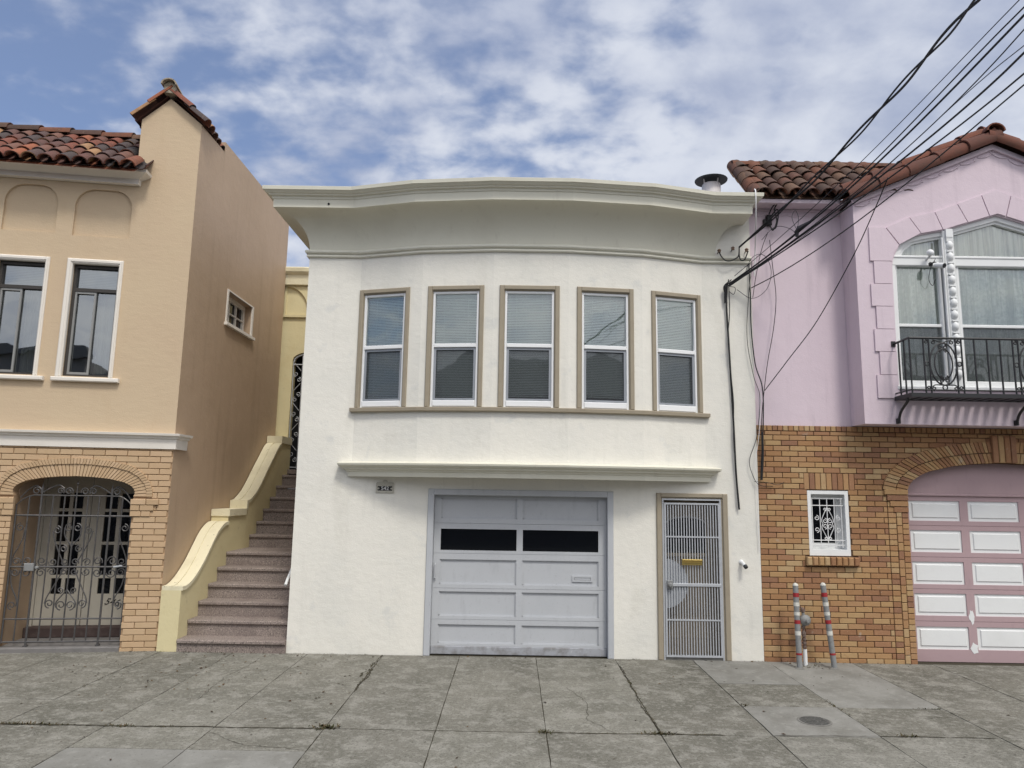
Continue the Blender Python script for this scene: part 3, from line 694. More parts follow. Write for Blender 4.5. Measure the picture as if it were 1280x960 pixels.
def plaque():
    t = thing('number_plaque', 'small framed house number plate under the ledge left of the grey garage', 'plaque', (-1.655, 0, 2.0))
    s = MB(); s.panel(rect(-1.772, -1.538, 2.0, 2.115), [rect(-1.75, -1.56, 2.027, 2.085)], lambda u, d, z: (u, -.016 + d, z), .014)
    s.prism([(-1.772, 2.115), (-1.538, 2.115), (-1.55, 2.135), (-1.62, 2.14), (-1.635, 2.162), (-1.675, 2.162), (-1.69, 2.14), (-1.76, 2.135)], -.012, -.002)
    s.build('frame', MAT['plaque'], t)
    s = MB(); s.box(-1.752, -1.558, -.008, -.002, 2.025, 2.087); p = s.build('number_board', MAT['plaquedark'], t)
    text_mesh('542', 'digits', .068, Matrix.Translation((-1.655, -.009, 2.056)) @ FRONT, MAT['silver'], t, ext=.002, bold=.0012)
    for x in (-1.738, -1.572):
        s = MB(); s.lathe([(.012, 0), (.012, .004)], (x, -.008, 2.056), (0, -1, 0), 10); s.build('rosette', MAT['plaque'], t)
plaque()
def wall_pipe():
    t = thing('wall_pipe', 'short white pipe with a dark open end poking from the cream wall', 'pipe', (2.93, 0, 1.2))
    s = MB(); s.lathe([(.03, 0), (.03, .008), (.02, .012)], (2.915, 0, 1.205), (0, -1, 0), 14); s.tube([(2.915, 0, 1.205), (2.92, -.05, 1.195), (2.935, -.09, 1.165)], .024, 12, caps=True); s.build('pipe', MAT['white'], t, smooth=True)
    s = MB(); s.tube([(2.934, -.087, 1.167), (2.944, -.112, 1.146)], .0262, 12); s.build('open_end', MAT['ventdark'], t, smooth=True)
wall_pipe()

# ================================================================== STAIRS, STAIR WALL, PORCH
def stairs():
    S = thing('front_stairs', 'speckled brown stone stairs climbing between the tan and cream houses', 'stairs', (-3.5, 0, 0))
    tops = [.15 + .192 * k for k in range(6)] + [1.11 + .195 * k for k in range(1, 7)]
    ys = [-.06, .21, .49, .77, 1.04, 1.33, 2.22, 2.50, 2.78, 3.08, 3.37, 3.67]; x0, x1 = -4.168, -2.812
    for i, (z, y) in enumerate(zip(tops, ys)):
        y1 = ys[i + 1] + .03 if i < 11 else 4.1
        s = MB(); s.box(x0, x1, y + .028, y1, (tops[i - 1] - .02) if i else -.05, z - .052)
        s.cbox(x0, x1, y, y1, z - .05, z, .012)
        o = s.build('landing' if i == 5 else 'step', MAT['granite'], S)
    s = MB(); s.cbox(x0, x1, 3.95, 4.2, 2.3, 2.385, .01); s.build('threshold', MAT['granite'], S)
    s = MB(); s.tube([(-2.885, .06, .815), (-2.885, .10, .85), (-2.885, 1.5, 1.86), (-2.885, 1.6, 1.90)], .019, 8)
    for y in (.35, 1.35): s.tube([(-2.885, y, 1.03 + (y - .35) * .72), (-2.81, y, 1.0 + (y - .35) * .72)], .01, 6)
    s.build('handrail', MAT['white'], S, smooth=True)
    # sculpted side wall with its worn cap
    Wl = thing('stair_wall', 'pale yellow stair wall with a curving worn cap beside the stone steps', 'wall', (-4.3, 0, 0))
    P1 = [(-.03, .79), (.08, .795), (.2, .83), (.35, .905), (.5, 1.01), (.62, 1.11), (.74, 1.225), (.86, 1.34), (.97, 1.43), (1.1, 1.50), (1.22, 1.54), (1.33, 1.55)]
    P2 = [(2.01, 1.845), (2.15, 1.87), (2.4, 1.99), (2.6, 2.14), (2.76, 2.28), (2.93, 2.425), (3.09, 2.555), (3.25, 2.69), (3.38, 2.79), (3.5, 2.84)]
    prof = P1 + [(1.33, 1.71), (2.01, 1.71)] + P2 + [(3.5, 2.96), (4.08, 2.96)]
    s = MB(); s.prismX([(y, z - .05) for y, z in prof] + [(4.08, -.05), (-.03, -.05)], -4.42, -4.17); s.build('wall_body', MAT['yellow'], Wl)
    c = MB()
    def strip(P, x0, x1, h, up=.0):
        n = len(P)
        for (a, b) in zip(P, P[1:]): c.add([(x, y, z + dz) for x in (x0, x1) for (y, z) in (a, b) for dz in (-h, up)], [(0, 1, 3, 2), (4, 6, 7, 5), (1, 5, 7, 3), (0, 2, 6, 4), (0, 4, 5, 1), (2, 3, 7, 6)])
    for P in (crom([(0, y, z) for y, z in P1], 3), crom([(0, y, z) for y, z in P2], 3)):
        Q = [(p.y, p.z) for p in P]
        strip(Q, -4.415, -4.30, .05); strip(Q, -4.288, -4.15, .05); strip(Q, -4.302, -4.286, .05, -.012)
    c.box(-4.42, -4.148, 1.315, 2.0, 1.62, 1.72); c.box(-4.42, -4.148, 1.995, 2.06, 1.70, 1.845); c.box(-4.42, -4.148, 3.49, 4.08, 2.84, 2.965)
    c.build('wall_cap', MAT['yellowcap'], Wl)
    # porch wall at the head of the stairs
    P = thing('entry_porch', 'yellow porch wall with an arched opening at the top of the stairs', 'porch', (-3.7, 4.1, 2.3))
    s = MB()
    op = [(-4.24, 1.9), (-3.1, 1.9), (-3.1, 4.45)] + [(-3.67 + .57 * math.cos(a), 4.45 + .20 * math.sin(a) ** .8) for a in [PI * t / 14 for t in range(1, 14)]] + [(-4.24, 4.45)]
    s.panel([(-4.62, 1.9), op[0]] + op[:0:-1] + [(-2.82, 1.9), (-2.82, 5.95), (-4.62, 5.95)] if False else [(-4.62, 1.9), (-4.24, 1.9)] + [op[-1]] + op[-2:2:-1] + [op[2], op[1], (-2.82, 1.9), (-2.82, 5.95), (-4.62, 5.95)], [], lambda u, d, z: (u, 4.1 + d, z), .2)
    s.build('wall', MAT['yellow'], P)
    s = MB(); s.sweep([(-4.64, 4.4), (-4.64, 4.1), (-2.83, 4.1)], [(-.02, 5.90), (.10, 5.92), (.11, 6.10), (.16, 6.14), (.18, 6.16), (.19, 6.23), (.17, 6.25), (-.02, 6.26)]); s.build('cornice', MAT['yellowcap'], P)
    s = MB(); s.box(-4.46, -2.82, 4.055, 4.12, 5.29, 5.335); s.box(-4.46, -4.43, 4.07, 4.12, 5.335, 5.90); s.build('moulding', MAT['yellow'], P)
    s = MB(); arc = [(-4.43, 5.9)] + [(-4.43 + .42 * math.sin(PI / 2 * t / 10), 5.45 + .44 * math.cos(PI / 2 * t / 10)) for t in range(11)] + [(-4.01, 5.335), (-2.82, 5.335), (-2.82, 5.9)]
    s.prism(arc[::-1], 4.06, 4.10); s.build('arched_panel', MAT['yellow'], P)
    g = MB()
    y = 4.13
    for x, r_ in ((-4.225, .009), (-4.05, .013), (-3.9, .009), (-3.67, .013), (-3.4, .009)): g.tube([(x, y, 2.40), (x, y, 4.45 + (.1 if x > -4.2 else .0))], r_, 6)
    g.tube([(-3.67 + .55 * math.cos(PI - PI * t / 14), y, 4.43 + .19 * abs(math.sin(PI * t / 14)) ** .8) for t in range(15)], .012, 6)
    for z in (2.43, 4.38): g.tube([(-4.23, y, z), (-3.1, y, z)], .01, 6)
    for cx_ in (-4.137, -3.975):
        for k in range(5):
            z = 2.62 + k * .38
            sg = 1 if k % 2 else -1
            a = spiral((cx_ - sg * .03, z - .05), .045, .014, PI / 2 if sg > 0 else PI / 2, 1.25 * sg); b = spiral((cx_ + sg * .03, z + .05), .045, .014, -PI / 2, 1.25 * sg)
            for q in (a, b): g.tube([(u, y, w) for u, w in q], .006, 5)
            g.tube([(cx_ - sg * .06, y, z + .12), (cx_ + sg * .06, y, z + .26)], .006, 5)
    g.build('iron_gate', MAT['alu'], P)
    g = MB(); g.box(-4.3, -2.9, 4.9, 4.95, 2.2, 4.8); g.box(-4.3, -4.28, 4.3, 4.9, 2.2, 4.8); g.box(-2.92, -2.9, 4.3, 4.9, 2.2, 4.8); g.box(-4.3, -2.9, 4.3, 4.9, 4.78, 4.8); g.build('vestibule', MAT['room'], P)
stairs()

# ================================================================== TAN HOUSE (left), turned a little towards the street
TA = R(8.5)
def WL(Y, z, X=0.0): return (X * math.cos(TA) + Y * math.sin(TA), -X * math.sin(TA) + Y * math.cos(TA), z)   # world offset from the corner -> house frame
def scrolls(mb, y, items, r=.008):
    for (cx, cz, r0, a0, tn) in items: mb.tube([(u, y, w) for u, w in spiral((cx, cz), r0, r0 * .28, a0, tn)], r, 5)
def cs(mb, y, P, r=.008): mb.tube([(p.x, y, p.z) for p in crom([(a, 0, b) for a, b in P], 6)], r, 5)
def tan_house():
    H = thing('tan_house', 'tan stucco house with a clay tiled roof, brick entry and an iron gate', 'house', (-4.43, 0, 0), TA, local=True)
    UL = -4.6
    def arched(x0, x1, z0, z1, rr=.24):
        return [(x0, z0), (x1, z0), (x1, z1 - rr)] + [(x1 - rr + rr * math.cos(a), z1 - rr + rr * math.sin(a)) for a in [PI / 2 * t / 8 for t in range(1, 9)]] + [(x0 + rr + rr * math.cos(a), z1 - rr + rr * math.sin(a)) for a in [PI / 2 + PI / 2 * t / 8 for t in range(0, 9)]]
    WN = [(-1.528, -.832), (-2.437, -1.741), (-4.16, -3.46)]
    win_holes = [rect(a + .068, b - .05, 3.43, 4.945) for a, b in WN]
    arches = [arched(-1.515, -.80, 5.325, 5.985), arched(-2.385, -1.727, 5.345, 5.995), arched(-3.3, -2.62, 5.345, 5.995)]
    s = MB()
    outer = [(UL, 2.5), (0, 2.5), (0, 7.04), (-.43, 7.385), (-.785, 7.04), (-.785, 6.35), (UL, 6.35)]
    s.panel(outer, win_holes + arches, W3, .034)
    s.panel(outer, win_holes, lambda u, d, z: (u, .0345 + d, z), .10)
    # tower sides and house body
    s.box(-.785, -.70, .136, .9, 6.3, 7.04); s.prism([(-.785, 6.3), (-.08, 6.3), (-.08, 7.06), (-.43, 7.385), (-.785, 7.06)], .8, .9)
    s.box(UL, UL + .1, .0, 9, 0, 6.3)
    s.build('wall', MAT['tan'], H)
    s = MB()
    loop = [(0.0, -.05), (3.95, -.05), (3.95, 7.2), (.82, 7.2), (.82, 7.04), (0.0, 7.04)]
    s.panel(loop, [rect(1.35, 2.36, 4.53, 5.03)], lambda y, d, z: WL(y, z, -d), .16)
    a, b = WL(3.95, 0), WL(3.95, 0, -.16)
    s.build('side_wall', MAT['tanshaded'], H)
    s = MB()
    for (y0, y1, z0, z1) in ((1.30, 2.42, 5.03, 5.05), (1.30, 1.35, 4.53, 5.03), (2.36, 2.42, 4.53, 5.03)):
        s.add([WL(y, z, d) for d in (-.01, .012) for (y, z) in ((y0, z0), (y1, z0), (y1, z1), (y0, z1))], [(0, 1, 2, 3), (4, 5, 6, 7), (0, 1, 5, 4), (1, 2, 6, 5), (2, 3, 7, 6), (3, 0, 4, 7)])
    s.add([WL(y, z, d) for d in (-.15, .05) for (y, z) in ((1.27, 4.485), (2.46, 4.485), (2.46, 4.53), (1.27, 4.53))], [(0, 1, 2, 3), (4, 5, 6, 7), (0, 1, 5, 4), (1, 2, 6, 5), (2, 3, 7, 6), (3, 0, 4, 7)])
    for (y0, y1, z0, z1) in ((1.352, 1.42, 4.532, 5.028), (2.29, 2.358, 4.532, 5.028), (1.42, 2.29, 4.96, 5.028), (1.42, 2.29, 4.532, 4.58), (1.70, 1.72, 4.58, 4.96), (1.99, 2.01, 4.58, 4.96), (1.42, 2.29, 4.76, 4.775)):
        s.add([WL(y, z, d) for d in (-.17, -.115) for (y, z) in ((y0, z0), (y1, z0), (y1, z1), (y0, z1))], [(0, 1, 2, 3), (4, 5, 6, 7), (0, 1, 5, 4), (1, 2, 6, 5), (2, 3, 7, 6), (3, 0, 4, 7)])
    sw = s.build('side_window', MAT['warmwhite'], H)
    s = MB(); s.add([WL(y, z, -.15) for y, z in ((1.4, 4.55), (2.31, 4.55), (2.31, 5.0), (1.4, 5.0))], [(0, 1, 2, 3)]); s.build('pane', MAT['blackglass'], sw)
    # body behind so nothing is open to the sky
    s = MB(); q = [WL(Y, 0, -.2) for Y in (.9, 9.0)]
    s.add([(UL, .9, 6.9), (*WL(.9, 0)[:2], 6.9), (*WL(3.9, 0)[:2], 6.9), (UL, 3.9, 6.9)], [(0, 1, 2, 3)]); s.build('flat_roof', MAT['roofing'], H)
    # white band above the brick
    s = MB(); e = WL(.3, 0)
    s.sweep([(UL, 0), (0.0, 0), (e[0], e[1])], [(-.01, 2.515), (.035, 2.515), (.04, 2.64), (.06, 2.65), (.065, 2.67), (.10, 2.685), (.105, 2.712), (-.01, 2.722)]); s.build('band_moulding', MAT['warmwhite'], H)
    # brick storey with its arched entry
    jr = -.438; jl = -1.847; c = (jl + jr) / 2
    rt = [(jr, 1.90), (jr + .02, 1.945), (-.43, 1.99), (-.47, 2.035), (-.566, 2.083), (-.75, 2.122), (-.95, 2.141)]
    ins = rt + [(c, 2.148)] + [(2 * c - x, z) for x, z in rt[::-1]]
    out_r = [(-.205, 1.90), (-.208, 1.98), (-.25, 2.09), (-.35, 2.205), (-.485, 2.29), (-.72, 2.345), (-.95, 2.368)]
    outs = out_r + [(c, 2.375)] + [(2 * c - x, z) for x, z in out_r[::-1]]
    hole = [(jl, -.1), (jr, -.1)] + ins
    s = MB(); s.panel([(UL, -.05), (jl, -.05)] + ins[::-1] + [(jr, -.05), (-.004, -.05), (-.004, 2.52), (UL, 2.52)], [], lambda u, d, z: (u, d, z), .14)
    B = s.build('brick_wall', MAT['tanmortar'], H)
    s = MB()
    ring = [(2 * c - x, z) for x, z in out_r] ; big = [(jl, -.1), (jr, -.1), (jr, 1.88)] + lerp2(ins, outs, .7) + [(jl, 1.88)]
    brick_rows(s, UL, .0, -.03, 2.515, .27, .0765, .0085, -.016, .004, [big])
    s.build('bricks', MAT['tanbrick'], B)
    s = MB(); mid = lerp2(ins, outs, .66)
    voussoirs(s, ins, mid, 46, -.020, .004); voussoirs(s, lerp2(ins, outs, .68), outs, 60, -.034, .004, .006)
    for k, (w, z0, z1) in enumerate(((.335, 1.80, 1.868), (.277, 1.725, 1.795), (.24, 1.652, 1.72))):
        for sg in (0, 1):
            x0, x1 = (jr - .018, jr - .018 + w); m = (x0 * .45 + x1 * .55) if k % 2 == 0 else (x0 * .6 + x1 * .4)
            for a, b in ((x0, m - .004), (m + .004, x1)):
                if sg: a, b = 2 * c - b, 2 * c - a
                s.cbox(a, b, -.045 + k * .007, .004, z0, z1, .004)
    s.build('brick_arch', MAT['tanbrick'], B)
    # entry recess
    s = MB(); s.box(jl - .02, jl - .003, .14, .9, 0, 2.3); s.box(jr + .003, jr + .14, .14, .9, 0, 2.3); s.box(jl - .02, jr + .14, .14, .9, 2.2, 2.3); s.build('recess_lining', MAT['tanshaded'], H)
    s = MB(); s.cbox(jl, jr, -.03, .62, -.05, .058, .01); s.build('porch_floor', MAT['tilefloor'], H)
    s = MB(); s.cbox(jl, jr + .1, .6, .78, .058, .185, .01); s.build('door_step', MAT['step'], H)
    def leaf(u0, u1, g0, g1):
        d = MB(); zs = ((.593, .80), (.84, 1.24), (1.28, 1.68), (1.72, 1.93)); gm = (g0 + g1) / 2; hs = []
        for a, b in zs: hs += [rect(g0, gm - .022, a, b), rect(gm + .022, g1, a, b)]
        d.panel(rect(u0, u1, .19, 2.2), hs, lambda u, dd, z: (u, .74 + dd, z), .04)
        D = d.build('front_door', MAT['doorshaded'], H)
        p = MB(); p.box(g0 - .01, g1 + .01, .765, .77, .58, 1.94); p.build('glass_pane', MAT['blackglass'], D)
        return D
    leaf(-1.80, -1.225, -1.63, -1.33); D2 = leaf(-1.215, jr - .02, -1.045, -.68)
    text_mesh('546', 'door_number', .125, Matrix.Translation((-.845, .737, .485)) @ FRONT @ Matrix.Rotation(-.12, 4, 'Z'), MAT['plaquedark'], D2, ext=.002, shear=.35)
    for a, b in ((-1.845, -1.803), (jr - .02, jr + .1)):
        s = MB(); s.box(a, b, .72, .82, .1, 2.2); s.build('door_jamb', MAT['doorshaded'], H)
    # iron gate
    y = .06
    g = MB()
    for x in (-1.55, -.72): g.tube([(x, y, .03), (x, y, 2.0)], .0135, 8); g.box(x - .022, x + .022, y - .022, y + .022, .055, .075)
    for x in (-1.83, -.462): g.tube([(x, y, .1), (x, y, 1.66)], .012, 8)
    for x in (-1.69, -1.413, -1.276, -1.14, -1.0, -.865, -.585): g.tube([(x, y, .115 if x not in (-1.69,) else .1), (x, y, 1.895)], .0095, 6)
    for z, r_ in ((1.648, .013), (1.016, .0125), (.387, .011), (.115, .012)): g.tube([(-1.835, y, z), (-.455, y, z)], r_, 6)
    cs(g, y, [(-1.83, 1.78), (-1.76, 1.85), (-1.66, 1.895), (-1.55, 1.90), (-1.14, 1.90), (-.72, 1.90), (-.6, 1.89), (-.5, 1.82), (-.47, 1.76)], .009)
    g.tube([(-1.83, y, 1.64), (-1.83, y, 1.79)], .010, 6); g.tube([(-.465, y, 1.64), (-.465, y, 1.77)], .010, 6)
    G = g.build('iron_gate', MAT['iron'], H)
    g = MB()
    scrolls(g, y, [(-1.615, 1.955, .055, -.4, 1.4), (-.665, 1.955, .055, PI + .4, -1.4), (-1.335, 1.955, .045, -.6, 1.3), (-1.235, 1.955, .05, -.4, 1.4), (-1.045, 1.955, .05, PI + .4, -1.4), (-.945, 1.955, .045, PI + .6, -1.3)])
    cs(g, y, [(-1.55, 1.93), (-1.46, 1.99), (-1.36, 2.03), (-1.29, 1.99)]); cs(g, y, [(-.73, 1.93), (-.82, 1.99), (-.92, 2.03), (-.99, 1.99)])
    cs(g, y, [(-1.80, 1.86), (-1.72, 1.96), (-1.63, 2.02), (-1.56, 1.98)]); cs(g, y, [(-.49, 1.86), (-.56, 1.96), (-.65, 2.02), (-.71, 1.98)])
    g.tube([(-1.14, y, 1.9), (-1.14, y, 2.09)], [.009, .003], 6); g.lathe([(.002, 0), (.016, .02), (.002, .05)], (-1.14, y, 2.03), n=8)
    for x in (-1.55, -.72): g.tube([(x, y, 1.98), (x, y, 2.06)], [.012, .002], 6)
    g.build('crest_scrolls', MAT['iron'], G); g = MB()
    for u in (-1.14,):   # heart and scroll work of the leaf
        for sg in (1, -1):
            scrolls(g, y, [(u + sg * .05, 1.50, .052, PI / 2 + sg * .2, -1.3 * sg), (u + sg * .185, 1.47, .05, PI / 2, 1.3 * sg), (u + sg * .09, 1.24, .045, PI / 2, 1.3 * sg), (u + sg * .055, .55, .06, -PI / 2, 1.3 * sg), (u + sg * .19, .57, .055, -PI / 2, 1.3 * sg), (u + sg * .08, .73, .04, -PI / 2, -1.2 * sg),
                            (u + sg * .06, 1.075, .045, -.5, 1.3 * sg), (u + sg * .06, .955, .045, .5, -1.3 * sg), (u + sg * .2, 1.075, .05, PI, -1.3 * sg), (u + sg * .2, .955, .05, PI, 1.3 * sg), (u + sg * .33, 1.085, .055, -.4, 1.3 * sg), (u + sg * .33, .945, .055, .4, -1.3 * sg), (u + sg * .5, 1.09, .06, PI, -1.3 * sg), (u + sg * .5, .94, .06, PI, 1.3 * sg)])
            cs(g, y, [(u + sg * .10, 1.5), (u + sg * .09, 1.40), (u + sg * .04, 1.32), (u, 1.26), (u, 1.2)])
            cs(g, y, [(u + sg * .235, 1.46), (u + sg * .2, 1.33), (u + sg * .12, 1.15), (u + sg * .06, 1.03)])
            cs(g, y, [(u, .74), (u + sg * .06, .66), (u + sg * .115, .58), (u + sg * .11, .52)])
            cs(g, y, [(u + sg * .245, .57), (u + sg * .22, .66), (u + sg * .13, .84), (u + sg * .06, 1.0)])
    for (x, sg) in ((-1.76, 1), (-.53, -1)):
        scrolls(g, y, [(x, 1.50, .05, PI / 2, 1.3 * sg), (x, 1.08, .05, -.5, 1.3 * sg), (x, .95, .05, .5, -1.3 * sg), (x, .55, .05, -PI / 2, -1.3 * sg)])
        cs(g, y, [(x + .06 * sg, 1.5), (x + .04 * sg, 1.35), (x - .04 * sg, 1.15), (x - .06 * sg, 1.03)]); cs(g, y, [(x - .05 * sg, .98), (x - .03 * sg, .8), (x + .05 * sg, .62), (x + .05 * sg, .54)])
    g.build('scrollwork', MAT['iron'], G)
    g = MB(); g.cbox(-1.655, -1.54, y - .04, y + .03, .965, 1.06, .008); g.lathe([(.02, 0), (.02, .03), (.012, .04)], (-1.50, y - .02, 1.01), (0, -1, 0), 12); g.build('lock_box', MAT['pipegrey'], G)
    g = MB(); g.tube([(-.60, y - .02, 1.02), (-.60, y - .05, 1.02), (-.50, y - .055, 1.035)], .011, 6); g.build('gate_handle', MAT['alu'], G)
    # upstairs windows
    for (a, b) in WN:
        t = MB(); z1 = 5.005
        for e in ((a, a + .07, 3.42, z1), (b - .052, b, 3.42, z1), (a + .07, b - .052, 4.935, z1)): t.cbox(e[0], e[1], -.028, .03, e[2], e[3], .012)
        for e in ((a + .02, a + .05, 3.42, z1 - .02), (b - .035, b - .015, 3.42, z1 - .02), (a + .05, b - .035, z1 - .045, z1 - .02)): t.box(e[0], e[1], -.036, -.02, e[2], e[3])
        Wn = t.build('window', MAT['warmwhite'], H)
        t = MB(); t.cbox(a - .03, b + .09, -.065, .03, 3.358, 3.412, .01); t.build('sill', MAT['warmwhite'], Wn)
        u0, u1, z0, zt = a + .07, b - .052, 3.43, 4.935; um = (u0 + u1) / 2
        t = MB()
        for e in ((u0, u0 + .035, z0, zt), (u1 - .03, u1, z0, zt), (u0 + .035, u1 - .03, zt - .04, zt), (u0 + .035, u1 - .03, z0, z0 + .03), (u0 + .035, u1 - .03, 4.575, 4.62)): t.box(e[0], e[1], .05, .13, e[2], e[3])
        t.build('window_frame', MAT['darkbronze'], Wn)
        t = MB()
        for e in ((um - .012, um + .012, z0 + .03, 4.575), (u0 + .036, um - .012, z0 + .032, z0 + .062), (u0 + .036, um - .012, 4.545, 4.573), (u0 + .036, u0 + .06, z0 + .06, 4.55)): t.box(e[0], e[1], .06, .085, e[2], e[3])
        t.build('sliding_sash', MAT['greyalu'], Wn)
        t = MB(); t.add([(u0 + .03, .095, z0), (u1 - .03, .095, z0), (u1 - .03, .095, zt - .03), (u0 + .03, .095, zt - .03)], [(0, 1, 2, 3)]); t.build('pane', MAT['darkglass'], Wn)
        t = MB(); z = 4.64
        while z < zt - .03: t.add([(u0 + .035, .135, z), (u1 - .03, .135, z), (u1 - .03, .15, z + .024), (u0 + .035, .15, z + .024)], [(0, 1, 2, 3)]); z += .022
        t.build('blind', MAT['blind'], Wn)
        t = MB(); t.box(u0 - .01, u1 + .01, .22, .24, z0 - .05, zt + .05)
        t.build('dark_lining', MAT['dark'], Wn)
        t = MB(); n = 20; P = [(um + .03 + (u1 - .03 - um - .03) * k / n, .17 + .012 * math.sin(k * 1.7) + .005 * math.sin(k * 4.1)) for k in range(n + 1)]
        t.add([(x, yy, z) for z in (z0, 4.6) for x, yy in P], [(k, k + 1, n + 2 + k, n + 1 + k) for k in range(n)]); t.build('curtain', MAT['plaincurtain'], Wn, smooth=True)
    # roof: white cornice, tiles, ridge; little tiled gable on the tower
    s = MB(); s.sweep([(UL, 0), (-.795, 0), (-.795, .12)], [(-.01, 6.07), (.075, 6.07), (.08, 6.14), (.10, 6.15), (.20, 6.20), (.21, 6.235), (-.01, 6.24)]); s.build('eave_moulding', MAT['warmwhite'], H)
    sd = Vector((0, math.cos(R(37)), math.sin(R(37))))
    s = MB(); tile_field(s, (-4.55, -.36, 6.145), (1, 0, 0), sd, 20, 1, .2, .29, .098); tile_field(s, Vector((-4.55, -.36, 6.145)) + sd * .29, (1, 0, 0), sd, 19, 4, .2, .29, .098)
    e0 = Vector((0, -.36, 6.145)); e1 = e0 + sd * 1.50
    s.add([(UL, e0.y + .04, e0.z), (-.70, e0.y + .04, e0.z), (-.70, e1.y, e1.z - .0), (UL, e1.y, e1.z - .0)], [(0, 1, 2, 3)])
    s.build('tiled_roof', MAT['tile'], H, smooth=True)
    s = MB()
    for k in range(10): barrel(s, (-.74 - k * .42, e1.y - .03, e1.z + .04), (-1, 0, -.03), (0, 0, 1), .46, .15, .13)
    s.build('ridge_tiles', MAT['tiledark'], H, smooth=True)
    s = MB(); y0 = -.08
    for sg in (-1, 1):
        dx = .47 if sg > 0 else .405; o = Vector((-.43 + sg * dx, y0 + .06, 7.035)); sv = Vector((-sg * dx, 0, .42)).normalized()
        tile_field(s, o - Vector((0, 0, .035)), (0, 1, 0), sv, 5, 2, .19, .30, .10, .004, False, .004); s.add([o + Vector((0, .0, .0)), o + Vector((0, .9, 0)), Vector((-.43, .86, o.z + .42)), Vector((-.43, y0 + .06, o.z + .42))], [(0, 1, 2, 3)])
    s.build('tower_roof', MAT['tile'], H, smooth=True)
    s = MB(); barrel(s, (-.43, y0 - .08, 7.52), (0, 1, .0), (0, 0, 1), .5, .105, .095, .02); barrel(s, (-.43, y0 + .38, 7.52), (0, 1, .0), (0, 0, 1), .5, .105, .095, .02); s.prism([(-.50, 7.42), (-.36, 7.42), (-.35, 7.53), (-.43, 7.60), (-.51, 7.53)], y0 - .02, .1); s.build('ridge_cap', MAT['oldtile'], H, smooth=True)
tan_house()

